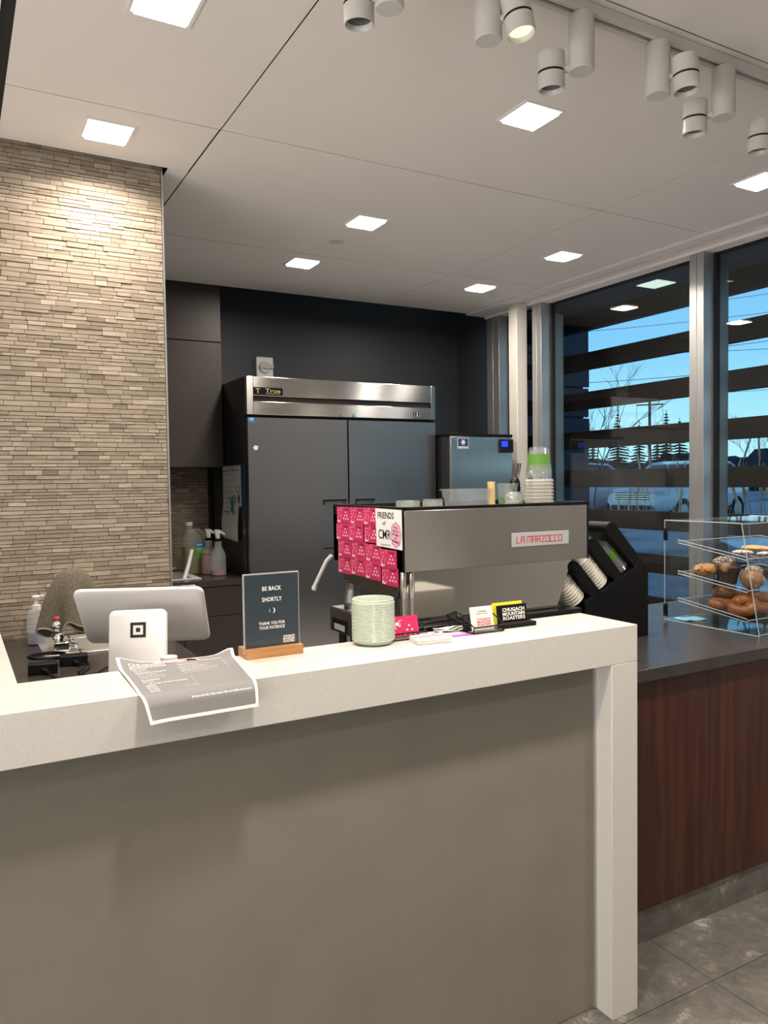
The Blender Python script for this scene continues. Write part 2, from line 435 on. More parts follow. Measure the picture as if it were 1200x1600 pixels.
# ceiling panels with open seams
def ceil_panels(cells):
    mb = MB()
    for x0, x1, y0, y1 in cells:
        g = .0030; mb.box(x0+g, x1-g, y0+g, y1-g, ZC, ZC+.003)
    return mb
cells = []
YS = [-3.0, -2.24, -.97, .30, 1.575, 2.80, 4.08, 4.98]
for (x0, x1) in ((.19, .90), (.90, 2.777), (2.777, 3.52)):
    for j in range(len(YS)-1):
        y0, y1 = YS[j], YS[j+1]
        if x0 == .19:
            if y0 >= 2.79:
                if y0 < 3: cells.append((.19, .898, y0, 3.235)); cells.append((.813, .90, 3.2306, y1))
                else: cells.append((.813, .90, y0, y1))
                continue
        cells.append((x0, x1, y0, y1))
for j in range(len(YS)-1):
    if YS[j] < 2.9: cells.append((-3.5, .160, YS[j], min(YS[j+1], 3.235)))
mb = ceil_panels(cells); mb.m = 1; mb.box(-3.52, 3.98, -3.02, 5.40, 2.95, 3.0)
mb.box(-3.5, 3.7, -3, 3.23, ZC+.0045, ZC+.03); mb.box(.82, 3.7, 3.23, 4.97, ZC+.0045, ZC+.03)
struct(mb.build('ceiling', [M['ceiling_white'], M['reveal_black']], smooth=False))
mb = MB(); mb.box(3.525, 3.625, -3, 4.98, ZC-.014, ZC+.02); mb.box(3.645, 3.70, -3, 4.98, ZC-.014, ZC+.02); mb.box(3.6249, 3.6451, 4.57, 4.98, ZC-.014, ZC+.02)
mb.box(3.70, 3.82, -3, 4.98, ZC-.03, ZC+.10)
mb.m = 1; mb.box(3.53, 3.70, -3, 4.97, ZC+.0201, ZC+.03)
struct(mb.build('trim_1', [M['ceiling_white'], M['gasket']], smooth=False))

# stone strip walls
def strip_wall(name, x0, x1, y, z0, z1, seed, thick=.03, row=.0163):
    rnd = random.Random(seed); mb = MB(); tones = []
    z = z0
    while z < z1-.002:
        h = row*rnd.choice((.75, 1, 1, 1.25)); h = min(h, z1-z); x = x0 - rnd.random()*.08
        while x < x1:
            L = rnd.choice((.045, .055, .065, .08, .095, .12)); a = max(x, x0); b = min(x+L, x1)
            if b-a > .004:
                d = rnd.uniform(0, .0055); mb.box(a, b-.0016, y-d, y+.006, z, z+h-.0024)
                t = min(1, max(0, rnd.gauss(.56, .20))); tones += [t]*8
            x += L
        z += h
    nb = len(mb.v)
    mb.m = 1; mb.box(x0, x1-.0005, y+.0015, y+thick, z0, z1)
    o = mb.build(name, [M['stone_strip'], M['grout']], smooth=False)
    at = o.data.attributes.new('strip_tone', 'FLOAT', 'POINT')
    vals = [0.5]*len(o.data.vertices); vals[:len(tones)] = tones; at.data.foreach_set('value', vals)
    return struct(o)
strip_wall('wall_left', -.75, .792, 3.270, .80, 2.94, 3, thick=.12)
strip_wall('wall_backsplash', .80, 1.572, 5.350, .86, 1.60, 5)
mb = MB(); mb.box(.792, .799, 3.262, 3.39, .80, 2.94); struct(mb.build('trim_2', M['trim_alu'], smooth=False))
mb = MB(); mb.box(.62, .80, 3.395, 5.40, 0, 2.94); mb.box(-3.5, .79, 3.395, 3.45, 0, 2.94); mb.box(-3.5, -.752, 3.27, 3.395, 0, 2.94); struct(mb.build('wall_alcove', M['wall_dark'], smooth=False))
mb = MB(); mb.box(.80, 3.98, 5.385, 5.45, 0, 2.95); struct(mb.build('wall_back', M['wall_dark'], smooth=False))
mb = MB(); mb.box(3.715, 3.98, 4.99, 5.385, 0, 2.95); struct(mb.build('wall_right', M['wall_dark'], smooth=False))
mb = MB(); mb.box(-3.5, 3.98, -3.06, -3.0, 0, 2.95); struct(mb.build('wall_rear', M['wall_plain'], smooth=False))
mb = MB(); mb.box(-3.56, -3.5, -3.06, 3.45, 0, 2.95); struct(mb.build('wall_far_left', M['wall_plain'], smooth=False))

# column beside the window
mb = MB(); mb.box(3.60, 3.695, 4.461, 4.557, 0, ZC-.014); struct(mb.build('trim_3', M['column_paint'], bevel=.004))

# windows: frame, mullion, gasket, pane
def window(n, y0, y1, mull):
    """pane between y0 and y1 (y0 nearer); mull = (a, b) the mullion on the far side"""
    w_ = thing('window_%d' % n, (3.79, (y0+y1)/2, 0)); w_['kind'] = 'structure'
    g = MB(); g.box(3.797, 3.803, y0-.01, y1+.01, .03, ZC-.03); g.build('pane', M['window_glass'], w_, smooth=False)
    if mull:
        a, b = mull
        m = MB(); m.box(3.70, 3.785, a, (a+b)/2-.001, 0, ZC-.03); m.box(3.70, 3.785, (a+b)/2+.001, b, 0, ZC-.03)
        m.build('mullion', M['aluminium'], w_, bevel=.0015)
        m = MB(); m.box(3.785, 3.80, a-.018, b+.018, 0, ZC-.03); m.box(3.80, 3.815, a-.018, b+.018, 0, ZC-.03); m.build('gasket', M['gasket'], w_, smooth=False)
        m = MB(); m.box(3.815, 3.905, a-.004, b+.004, -.1, ZC-.1); m.build('outer_fin', M['ext_metal'], w_, smooth=False)
    m = MB(); m.box(3.79, 3.812, y0, y1, ZC-.045, ZC-.03); m.box(3.74, 3.812, y0, y1, 0, .05); m.build('head_rail', M['gasket'], w_, smooth=False)
window(1, 4.42, 4.80, (4.80, 4.955))
window(2, 3.043, 4.31, (4.315, 4.412))
window(3, 1.62, 2.947, (2.948, 3.044))
mb = MB(); mb.box(3.72, 3.82, -3.0, 1.60, 0, 2.95); struct(mb.build('wall_sky_block', M['wall_plain'], smooth=False))  # unseen wall added in place of windows to cut blue sky reflections

# ------------------------------------------------------------------ ceiling lights
def make_downlight():
    t = thing('ceiling_downlight', (DL[0][0], DL[0][1], ZC))
    x, y = DL[0]; a, b = .088, .078
    m = MB()
    m.box(x-a, x+a, y-a, y-b, ZC-.0035, ZC); m.box(x-a, x+a, y+b, y+a, ZC-.0035, ZC)
    m.box(x-a, x-b, y-b, y+b, ZC-.0035, ZC); m.box(x+b, x+a, y-b, y+b, ZC-.0035, ZC)
    m.build('trim_ring', M['ceiling_white'], t, smooth=False)
    m = MB(); m.box(x-b, x+b, y-b, y+b, ZC-.0025, ZC-.0005); m.build('diffuser', M['diffuser'], t, smooth=False)
    return t
def area(x, y, parent=None, power=LP, colr=WARM, z=ZC-.012, size=.14, spread=150):
    l = bpy.data.lights.new('downlight_lamp', 'AREA'); l.shape = 'SQUARE'; l.size = size; l.energy = power; l.color = colr; l.spread = R(spread)
    o = bpy.data.objects.new('downlight_lamp', l); col.objects.link(o); o.location = (x, y, z)
    if parent: o.parent = parent; o.location = (0, 0, z-ZC)
    o.visible_camera = True
    return o
dl_labels = ['square white ceiling downlight at the top edge, left of the track, largest in view',
 'square white ceiling downlight just in front of the stone strip wall',
 'square white ceiling downlight below the track spotlights, in the middle of the ceiling',
 'square white ceiling downlight beside the small round ceiling disc',
 'square white ceiling downlight above the left end of the refrigerator, nearest the black cabinet',
 'square white ceiling downlight near the window ceiling edge, second from the back corner',
 'square white ceiling downlight closest to the dark back wall and window corner',
 'square white ceiling downlight cut off at the right side of the photo']
d0 = make_downlight()
for i, (x, y) in enumerate(DL):
    d = d0 if i == 0 else dup(d0)
    d.location = (x, y, ZC); tag(d, dl_labels[i], 'ceiling light', 'square ceiling downlights')
for i, (x, y) in enumerate(DL + DLB):
    area(x, y, power=LP*(1.0, 1.05, 1.0, 1.4, 1.4, 1.4, 1.4, 1.0, 2.3, 2.0, 1, .5, .5, .6, .5, .6)[i], spread=175 if i in (4, 6) else 150)

# added fill lights, tilted up out of view on the left, brighten the ceiling
for (y, w_, e_) in ((-1.7, 2.2, 95), (1.0, 2.4, 120)):
    l = bpy.data.lights.new('ceiling_fill_light', 'AREA'); l.shape = 'RECTANGLE'; l.size = 1.7; l.size_y = w_; l.energy = e_; l.color = (1, .95, .91)
    o = bpy.data.objects.new('ceiling_fill_light', l); col.objects.link(o); o.location = (-3.3, y, 1.1); o.rotation_euler = (0, R(-90-38), 0)
# sprinkler cover disc
m = MB(); m.lathe([(.040,-.003),(.043,0)], (1.842, 3.796, ZC)); tag(m.build('ceiling_disc', M['white_metal']), 'small round cover disc on the white ceiling', 'ceiling disc')

# ------------------------------------------------------------------ track and spotlights
tr = thing('light_track', (1.6, 1.615, ZC), 'long white lighting track running across the ceiling', 'track')
m = MB(); m.box(-.6, 3.3, 1.597, 1.612, ZC-.03, ZC-.001); m.box(-.6, 3.3, 1.626, 1.641, ZC-.03, ZC-.001); m.box(-.6, 3.3, 1.612, 1.626, ZC-.012, ZC-.001); m.build('rail', M['white_metal'], tr, bevel=.002)
m = MB(); m.box(-.6, 3.3, 1.6125, 1.6255, ZC-.016, ZC-.0125); m.build('conductor_slot', M['gasket'], tr, smooth=False)

def spotlight(x, head, lit, label, tilt=(0, 0)):
    y = 1.619; t = thing('track_spotlight', (x, y, ZC-.03), label, 'spotlight', 'white cylinder spotlights on the track')
    m = MB(); m.lathe([(.020, -.002), (.020, -.035)], (x, y, ZC-.03), seg=24); m.build('adapter', M['white_metal'], t)
    m = MB(); m.lathe([(.0320, -.150), (.0345, -.147), (.0345, -.004), (.0325, -.001)], (x, y, ZC-.030), seg=40); m.build('driver_housing', M['white_metal'], t)
    hx, hy, hz = head; d = Vector((hx-x, hy-y, 0)).normalized()
    m = MB(); m.cyl(V(x, y, hz+.005)+d*.032, V(hx, hy, hz+.005)-d*.03, .010, seg=16); m.build('pivot_arm', M['white_metal'], t)
    ax = Vector((tilt[0], tilt[1], -1)).normalized(); c = Vector(head)
    hd = MB(); hd.lathe([(.031, -.052), (.0365, -.050), (.0365, -.002)], c, ax, 40, cap=(True, False))
    hd.lathe([(.0330, -.002), (.0330, .004)], c, ax, 40, cap=(False, False))
    hd.lathe([(.0365, .004), (.0365, .044), (.034, .046), (.031, .042), (.029, .030)], c, ax, 40, cap=(False, False))
    hb = hd.build('lamp_head', M['white_metal'], t)
    m = MB(); m.lathe([(.0300, .033), (.0300, .029)], c, ax, 32); m.build('lens', M['lens_lit' if lit else 'lens_dark'], hb)
    m = MB(); m.lathe([(.0342, -.0022), (.0342, .0042)], c, ax, 40); m.build('vent_slot', M['gasket'], hb)
    if lit:
        l = bpy.data.lights.new('spot_lamp', 'SPOT'); l.energy = 12; l.color = (1, .93, .72); l.spot_size = R(50); l.spot_blend = .6; l.shadow_soft_size = .02
        o = bpy.data.objects.new('spot_lamp', l); col.objects.link(o); o.location = c + ax*.06; o.rotation_euler = ax.to_track_quat('-Z', 'Y').to_euler()
    return t
spotlight(.935, (.885, 1.679, 2.598), False, 'unlit white cylinder spotlight at the left end of the visible track', (.03, .05))
spotlight(1.222, (1.270, 1.560, 2.612), True, 'lit white cylinder spotlight glowing pale yellow on the track', (.10, -.16))
spotlight(1.536, (1.478, 1.675, 2.578), False, 'unlit white cylinder spotlight right of the glowing one on the track', (.04, .05))
spotlight(1.832, (1.875, 1.557, 2.612), False, 'unlit white cylinder spotlight whose lamp head sits right of its housing', (.05, -.03))
spotlight(2.120, (2.066, 1.680, 2.580), False, 'unlit white cylinder spotlight lowest in the photo below the track', (.03, .05))
spotlight(2.425, (2.375, 1.675, 2.583), False, 'white cylinder spotlight cut off at the right photo edge', (.03, .05))

# ------------------------------------------------------------------ white service counter
ct = thing('service_counter', (.8, 1.6, 0), 'white quartz service counter with grey woven front panel and square end leg', 'counter')
m = MB(); m.box(-1.3, 1.61, 1.492, 1.712, .967, 1.067); m.box(-1.3, .105, 1.7121, 3.265, .967, 1.067); m.build('countertop', M['quartz'], ct, bevel=.0015)
m = MB(); m.box(1.515, 1.61, 1.492, 1.70, 0, .9669); m.build('end_leg', M['quartz'], ct, bevel=.0015)
m = MB(); m.box(-1.3, 1.5145, 1.556, 1.70, .002, .9665); m.build('front_panel', M['panel_weave'], ct, smooth=False)
m = MB(); m.box(1.5065, 1.5147, 1.548, 1.5559, .002, .9665); m.build('edge_trim', M['trim_alu'], ct, smooth=False)
m = MB(); m.box(-1.3, -.05, 1.702, 3.26, .002, .966); m.build('side_panel', M['panel_weave'], ct, smooth=False)

# left work counter with sink cut-out
lc = thing('sink_counter', (.3, 2.5, 0), 'dark laminate work counter with a sink in front of the stone wall', 'counter')
SX0, SX1, SY0, SY1 = .375, .645, 2.905, 3.155
m = MB(); T0, T1 = .840, .878
m.box(-.049, SX0, 1.714, 3.268, T0, T1); m.box(SX1, .715, 1.714, 3.268, T0, T1); m.box(SX0, SX1, 1.714, SY0, T0, T1); m.box(SX0, SX1, SY1, 3.268, T0, T1)
m.build('worktop', M['counter_dark'], lc, smooth=False)
m = MB(); m.box(-.049, .70, 1.715, 3.26, .002, .70); m.box(-.049, .70, 1.715, 2.85, .70, T0-.001); m.build('cabinet_body', M['cabinet_dark'], lc, smooth=False)

sk = thing('sink', (.5, 3.03, T1), 'stainless steel sink basin set into the dark counter by the stone wall', 'sink')
m = MB(); z = T1
m.box(.262, SX0+.008, 2.862, 3.215, z, z+.004); m.box(SX1-.008, .675, 2.862, 3.215, z, z+.004); m.box(SX0, SX1, 2.862, SY0+.008, z, z+.004); m.box(SX0, SX1, SY1-.008, 3.215, z, z+.004)
m.build('rim', M['sink_steel'], sk, bevel=.0015)
m = MB()
def rr(x0, x1, y0, y1, rad, zz, n=6):
    pts = []
    for cx, cy, a0 in ((x1-rad, y1-rad, 0), (x0+rad, y1-rad, 90), (x0+rad, y0+rad, 180), (x1-rad, y0+rad, 270)):
        for k in range(n+1):
            a = R(a0+90*k/n); pts.append((cx+rad*math.cos(a), cy+rad*math.sin(a), zz))
    return pts
def loft(mb, rings, cap0=False, cap1=True):
    n = len(rings[0]); vs = [p for rg in rings for p in rg]
    fs = [(i*n+k, i*n+(k+1) % n, (i+1)*n+(k+1) % n, (i+1)*n+k) for i in range(len(rings)-1) for k in range(n)]
    if cap0: fs.append(list(range(n)))
    if cap1: fs.append([(len(rings)-1)*n+k for k in range(n)])
    mb.add(vs, fs)
loft(m, [rr(SX0+.006, SX1-.006, SY0+.006, SY1-.006, .045, z+.003), rr(SX0+.012, SX1-.012, SY0+.012, SY1-.012, .045, z-.12), rr(SX0+.04, SX1-.04, SY0+.04, SY1-.04, .03, z-.145)])
m.build('basin', M['sink_steel'], sk)

fc = thing('faucet', (.318, 2.94, T1+.004), 'chrome pre-rinse faucet base with red ring beside the sink', 'faucet')
bx, by, bz = .318, 2.94, T1+.004
m = MB(); m.obox((bx+.01, by-.012, bz+.018), [(1,-.15,0), (.15,1,0), (0,0,1)], (.055, .05, .036)); m.build('valve_body', M['chrome'], fc, bevel=.006)
m = MB(); m.lathe([(.014,0),(.020,.012),(.016,.02),(.023,.03),(.023,.038),(.015,.045),(.021,.055),(.020,.065),(.012,.075)], (bx-.004, by-.004, bz+.034), seg=20); m.build('stacked_collars', M['chrome'], fc)
m = MB(); m.lathe([(.014,0),(.015,.008),(.011,.013)], (bx-.004, by-.004, bz+.109), seg=16); m.build('red_ring', M['rubber_red'], fc)
pts = [V(bx-.004+.009*i, by-.004+.005*i, bz+.115+.018*i) for i in range(5)] + [V(bx+.036+.034*(1-math.cos(a)), by+.02+.004*(1-math.cos(a)), bz+.20+.035*math.sin(a)) for a in [PI*k/8 for k in range(9)]]
m = MB(); m.tube(pts, .009, 10); m.build('spout', M['chrome'], fc)
m = MB(); m.cyl((bx+.034, by-.035, bz+.02), (bx+.05, by-.05, bz+.02), .010); m.build('lever', M['chrome'], fc)

# towel draped over the faucet
def towel():
    m = MB(); cx, cy = .372, 2.965; zt = 1.170; nu, nv = 72, 26
    def fn(u, v):
        th = 2*PI*u
        fold = .5+.5*math.sin(5*th+.8)+.25*math.sin(3*th+2)
        rad = .120*v**.42 - .034*v**1.2*fold
        drop = .205*v
        corner = .040*math.cos(2*th+.9)**2*v**3 - .055*v**4*math.exp(-((th-4.45)/.30)**2)
        zz = zt - drop - corner
        return V(cx+rad*math.cos(th)*1.0, cy+rad*math.sin(th)*.62*1.0, zz), V(math.cos(th), math.sin(th), .3).normalized()
    m.sheet(fn, nu, nv, .004)
    return m, fn
tm, tfn = towel(); tw = tm.build('hand_towel', M['towel'], sub=1); tag(tw, 'brown-grey towel draped over the faucet by the stone wall', 'towel')
m = MB(); m.tube([tfn(k/72, 1)[0] for k in range(72)]+[tfn(0, 1)[0]], .0035, 6); m.build('hem', M['towel_hem'], tw)

# soap bottle
sb = thing('soap_bottle', (.262, 3.12, T1), 'translucent pump soap bottle half full of lavender liquid by stone wall', 'bottle')
x, y, z = .262, 3.12, T1
m = MB(); m.lathe([(.028,.0),(.0345,.004),(.0345,.05),(.033,.09),(.030,.112),(.031,.12),(.026,.130),(.015,.134)], (x, y, z), ell=(1,.7)); m.build('bottle_body', M['milky'], sb)
m = MB(); m.lathe([(.026,.002),(.0325,.005),(.0325,.047)], (x, y, z), ell=(1,.68)); m.build('liquid', M['liquid_violet'], sb)
m = MB(); m.lathe([(.016,.130),(.016,.147),(.007,.149),(.007,.170)], (x, y, z), seg=20); m.lathe([(.012,.168),(.015,.178),(.009,.182)], (x, y, z), seg=20); m.obox((x+.012, y, z+.178), [(1,0,.1),(0,1,0),(0,0,1)], (.034,.011,.008)); m.build('pump', M['white_plastic'], sb, bevel=.001)

# power adapters and cables
def adapter(cx, cy, rz, label, w_=.085, d=.05, h=.033):
    t = thing('power_adapter', (cx, cy, T1), label, 'power adapter', 'black power adapters on the dark counter')
    c, s = math.cos(rz), math.sin(rz)
    m = MB(); m.obox((cx, cy, T1+h/2), [(c,s,0),(-s,c,0),(0,0,1)], (w_, d, h)); m.build('brick', M['black_matte'], t, bevel=.003)
    m = MB(); m.cyl((cx+c*.0, cy-d*.5, T1+.014), (cx+c*.012, cy-d*.5-.022, T1+.010), .009, .006, 12); m.build('plug', M['black_gloss'], t)
adapter(.235, 2.63, -.08, 'black power adapter brick nearest the white ledge corner')
adapter(.335, 2.70, -.15, 'black power adapter brick behind the cables, nearer the register')
def cable(pts, label, r=.0028):
    P = [Vector(p) for p in pts]; out = []
    for i in range(len(P)-1):
        a, b, c, d = P[max(i-1, 0)], P[i], P[i+1], P[min(i+2, len(P)-1)]
        for k in range(8):
            t = k/8; out.append(.5*((2*b)+(c-a)*t+(2*a-5*b+4*c-d)*t*t+(3*b-a-3*c+d)*t**3))
    out.append(P[-1]); m = MB(); m.tube(out, r, 8); return tag(m.build('power_cable', M['black_matte']), label, 'cable', 'black cables behind the ledge')
zz = T1+.0035
loop = [(.265+.055*math.cos(a), 2.80+.045*math.sin(a), zz+.010+.006*k/14) for k, a in enumerate([2*PI*k/12 for k in range(20)])]
cable(loop + [(.36, 2.74, zz), (.37, 2.62, zz), (.33, 2.52, zz), (.36, 2.42, zz)], 'black cable coiled in a loop behind the power adapters', .004)
cable([(.245, 2.59, zz+.008), (.26, 2.53, zz), (.30, 2.47, zz), (.28, 2.40, zz)], 'black cable leaving the front adapter toward the ledge')
cable([(.345, 2.66, zz+.008), (.37, 2.61, zz+.004), (.33, 2.57, zz), (.36, 2.49, zz+.003), (.43, 2.60, zz), (.50, 2.60, zz), (.62, 2.52, zz)], 'black cable running from the rear adapter behind the register')

# ------------------------------------------------------------------ point of sale register
pr_ = thing('register_display', (.43, 2.02, T1), 'white tablet register on a stand seen from behind, with square emblem', 'register')
dc = Vector((.443, 2.125, 1.112)); ya, ti = -.40584, .7014; W, Hh = .330, .215
rx = Vector((math.cos(ya), math.sin(ya), 0)); bk = Vector((-math.sin(ya), math.cos(ya), 0)); up = Vector((0,0,1))*math.cos(ti) - bk*math.sin(ti); nn = rx.cross(up)  # toward the viewer / below
if nn.y > 0: nn = -nn
def rrect(w_, h_, rad, n=7):
    pts = []
    for cx, cy, a0 in ((w_/2-rad, h_/2-rad, 0), (-w_/2+rad, h_/2-rad, 90), (-w_/2+rad, -h_/2+rad, 180), (w_/2-rad, -h_/2+rad, 270)):
        for k in range(n+1):
            a = R(a0+90*k/n); pts.append((cx+rad*math.cos(a), cy+rad*math.sin(a)))
    return pts
def plate(m, c, rx, up, nn, w_, h_, rad, t, edge=.002):
    def ring(ww, hh, rd, d): return [c+rx*p[0]+up*p[1]+nn*d for p in rrect(ww, hh, max(rd, .001))]
    loft(m, [ring(w_-2*edge, h_-2*edge, rad-edge, -t/2), ring(w_, h_, rad, -t/2+edge), ring(w_, h_, rad, t/2-edge), ring(w_-2*edge, h_-2*edge, rad-edge, t/2)], True, True)
m = MB(); plate(m, dc, rx, up, nn, W, Hh, .022, .012, .003); m.build('tablet_shell', M['white_plastic'], pr_, angle=50)
m = MB(); plate(m, dc-nn*.008, rx, up, nn, W-.004, Hh-.004, .020, .005); m.build('screen', M['black_gloss'], pr_)
scn = Vector((.398, 1.995, 1.012)); sy_ = -.34; t2 = .22
rx2 = Vector((math.cos(sy_), math.sin(sy_), 0)); bk2 = Vector((-math.sin(sy_), math.cos(sy_), 0)); up2 = (Vector((0,0,1))*math.cos(t2) + bk2*math.sin(t2)); n2 = rx2.cross(up2)
if n2.y > 0: n2 = -n2
m = MB(); plate(m, scn, rx2, up2, n2, .142, .272, .016, .012, .003); m.build('stand', M['white_plastic'], pr_, angle=50)
m = MB(); m.obox(dc - up*.02 + nn*.018, [rx, up, nn], (.10, .02, .05)); m.build('hinge', M['white_metal'], pr_, bevel=.002)
m = MB(); m.obox((.43, 2.03, T1+.006), [rx2, bk2, (0,0,1)], (.14, .17, .011)); m.build('stand_foot', M['white_plastic'], pr_, bevel=.004)
lc0 = scn + up2*.085 + n2*.0064
m = MB()
for (dx, dy, ww, hh) in ((0,.0155,.038,.007), (0,-.0155,.038,.007), (.0155,0,.007,.030), (-.0155,0,.007,.030), (0,0,.0105,.0105)):
    c = lc0 + rx2*dx + up2*dy; m.obox(c, [rx2, up2, n2], (ww, hh, .0008))
m.build('square_emblem', M['ink_black'], pr_, bevel=.0003)
m = MB(); m.lathe([(.010,0),(.010,.03)], (.452, 1.90, T1), seg=16); m.lathe([(.018,.03),(.020,.125),(.020,.165)], (.452, 1.90, T1)); tag(m.build('paper_cup', M['paper_cup']), 'white paper cup rim peeking out right of the register stand', 'cup')

# ------------------------------------------------------------------ printed menu sheet draped over the ledge
Zt = 1.0672
def menu_fn(u, v):      # u: left->right, v: back->front
    w0 = Vector((.302, 1.757)); w1 = Vector((.560, 1.737)); g0 = Vector((.296, 1.485)); g1 = Vector((.524, 1.487))
    L = .328; s = v*L; flat = .262
    if s <= flat:
        k = s/flat; a = w0.lerp(g0, k); b = w1.lerp(g1, k); p = a.lerp(b, u)
        curl = .018*math.exp(-((u)/.16)**2-((v)/.10)**2) + .014*math.exp(-((u-.98)/.10)**2-((v)/.06)**2) + .004*math.exp(-((u)/.06)**2)*math.sin(PI*k) 
        bend = .0
        return Vector((p.x, p.y, Zt+.0006+curl+bend)), Vector((0,0,1))
    q = s-flat; ang = min(1.0, q/.035)*R(63); 
    # rounded fall then straight, flaring out
    if q < .035: yy = math.sin(ang)*.032; dz = (1-math.cos(ang))*.032
    else: yy = math.sin(R(63))*.032+(q-.035)*math.cos(R(63+6)); dz = (1-math.cos(R(63)))*.032+(q-.035)*math.sin(R(69))
    x = g0.x + (g1.x-g0.x)*u + (.012*(q/.073))*(1-u) - .006*(q/.073)*u
    y = 1.486 - yy*(1-.12*u); flare = .006*math.exp(-(u/.10)**2)*(q/.073)**2
    return Vector((x, y-flare, Zt+.0006-dz)), Vector((0, -math.sin(ang), math.cos(ang)))
ms = thing('menu_sheet', (.43, 1.62, 1.067), 'curled grey printed menu sheet hanging over the ledge in front of register', 'menu')
m = MB(); m.sheet(menu_fn, 24, 120, .0002); m.build('paper', M['paper_white'], ms)
bu, bv = .028, .022
m = MB(); m.sheet(lambda u, v: (lambda P: (P[0]+P[1]*.0009, P[1]))(menu_fn(bu+(1-2*bu)*u, bv+(1-2*bv)*v)), 24, 120, .0001); m.build('printed_face', M['paper_grey'], ms)
def on_menu(mb, body, u, v, w_, h_, bold=0):        # text mapped onto the curved sheet; (u, v) left, middle
    vs, fs, x0, x1, y0, y1 = text_geo(body, 1, 0, bold); out = []
    for p in vs:
        uu = u + (p.x-x0)/(x1-x0)*w_; vv = v - ((p.y-y0)/(y1-y0)-.5)*h_
        P, N = menu_fn(min(max(uu, .01), .99), min(max(vv, .005), .995)); out.append(P+N*.0018)
    mb.add(out, fs)
m = MB()
on_menu(m, 'CHUGACH', .08, .105, .30, .045, .02); on_menu(m, 'MOUNTAIN ROASTERS', .08, .155, .30, .035, .02)
on_menu(m, 'OPEN 7-6 WEEKDAYS', .47, .12, .40, .022, .01)
for (u, v, w_, t) in ((.08,.20,.13,'Espresso'), (.10,.30,.25,'Brewed & Steamed'), (.47,.18,.17,'Signature'), (.10,.50,.15,'Breakfast')): on_menu(m, t, u, v, w_, .026, .02)
rnd = random.Random(4)
for k in range(4): on_menu(m, rnd.choice(['espresso shot', 'macchiato', 'cortado', 'americano']), .09, .225+.018*k, .10+.05*rnd.random(), .011)
for k in range(8): on_menu(m, rnd.choice(['drip coffee', 'pour over brew', 'cold brew, oat milk', 'chai latte with spice', 'hot cocoa']), .10, .33+.018*k, .12+.12*rnd.random(), .011)
for k in range(11): on_menu(m, rnd.choice(['vanilla latte with syrup', 'mocha, dark chocolate', 'maple cinnamon latte', 'honey lavender, oat milk', 'seasonal tea blend']), .46, .215+.018*k, .2+.15*rnd.random(), .011)
on_menu(m, 'ask about our specials', .47, .43, .26, .014, .01)
for k, t in enumerate(['Bagel', 'w/ cream cheese or butter', 'Muffin', 'Scone', 'Cookie', 'Danish']): on_menu(m, t, .10+(.03 if k == 1 else 0), .55+.045*k, .085 if k != 1 else .33, .023, .03)
for k in range(6): on_menu(m, '4', .50, .52+.05*k, .010, .016)
on_menu(m, '4 or 2 for 7', .40, .745, .13, .018)
for k in range(6): on_menu(m, '5.5', .86, .2+.035*k, .02, .012)
on_menu(m, 'Serving eco-friendly, locally roasted coffee and carefully selected goods.', .40, .885, .55, .020, .008)
m.build('menu_lettering', M['ink_white'], ms, smooth=False)
m = MB(); rnd = random.Random(8)
for mi in range(3):
    m.m = mi
    for k in range(26):
        u = .30+.36*rnd.random(); v = .035+.05*rnd.random(); P, N = menu_fn(u, v)
        n = 5+mi; rr_ = .004+.005*rnd.random()
        m.add([P+N*(.0014+.0002*mi)+Vector((rr_*math.cos(2*PI*i/n+k), rr_*math.sin(2*PI*i/n+k), 0)) for i in range(n)], [list(range(n))])
m.build('floral_header', [M['pink'], M['orange_print'], M['pink_pale']], ms, smooth=False)

# ------------------------------------------------------------------ logo lettering (three stacked lines of block letters)
def logo(mb, c, right, up, w_, h_, gap=.12, bold=.03):
    c = Vector(c); up_ = Vector(up).normalized(); lh = h_/3
    for k, t in enumerate(('CHUGACH', 'MOUNTAIN', 'ROASTERS')):
        put_text(mb, t, c + up_*(lh*(1-k)), right, up, width=w_, height=lh*(1-gap), bold=bold)

# be back shortly sign
sg = thing('counter_sign', (.628, 1.675, 1.067), 'acrylic counter sign reading BE BACK SHORTLY on a wooden block', 'sign')
bs = MB(); bs.box(.566, .703, 1.655, 1.672, 1.067, 1.0885); bs.box(.566, .703, 1.6795, 1.715, 1.067, 1.0885); bs.box(.566, .703, 1.672, 1.6795, 1.067, 1.073); bs.build('wooden_base', M['wood_light'], sg, bevel=.0008)
m = MB(); m.box(.5665, .7015, 1.6728, 1.6785, 1.074, 1.2575); m.build('acrylic_holder', M['acrylic_edge'], sg, bevel=.0005)
m = MB(); m.box(.569, .699, 1.6715, 1.6727, 1.0875, 1.2545); m.build('printed_card', M['print_dark'], sg, smooth=False)
m = MB(); cx = .634; yy = 1.6712
put_text(m, 'BE BACK', (cx, yy, 1.222), (1,0,0), (0,0,1), width=.046, height=.0098, bold=.012)
put_text(m, 'SHORTLY', (cx, yy, 1.197), (1,0,0), (0,0,1), width=.048, height=.0098, bold=.012)
put_text(m, ': )', (cx, yy, 1.171), (1,0,0), (0,0,1), width=.015, height=.0125, bold=.012)
put_text(m, 'THANK YOU FOR', (cx-.001, yy, 1.1425), (1,0,0), (0,0,1), width=.063, height=.0072, bold=.012)
put_text(m, 'YOUR PATIENCE', (cx-.001, yy, 1.1325), (1,0,0), (0,0,1), width=.062, height=.0072, bold=.012)
logo(m, (.674, yy, 1.1025), (1,0,0), (0,0,1), .028, .018)
m.build('sign_lettering', M['ink_white'], sg, smooth=False)

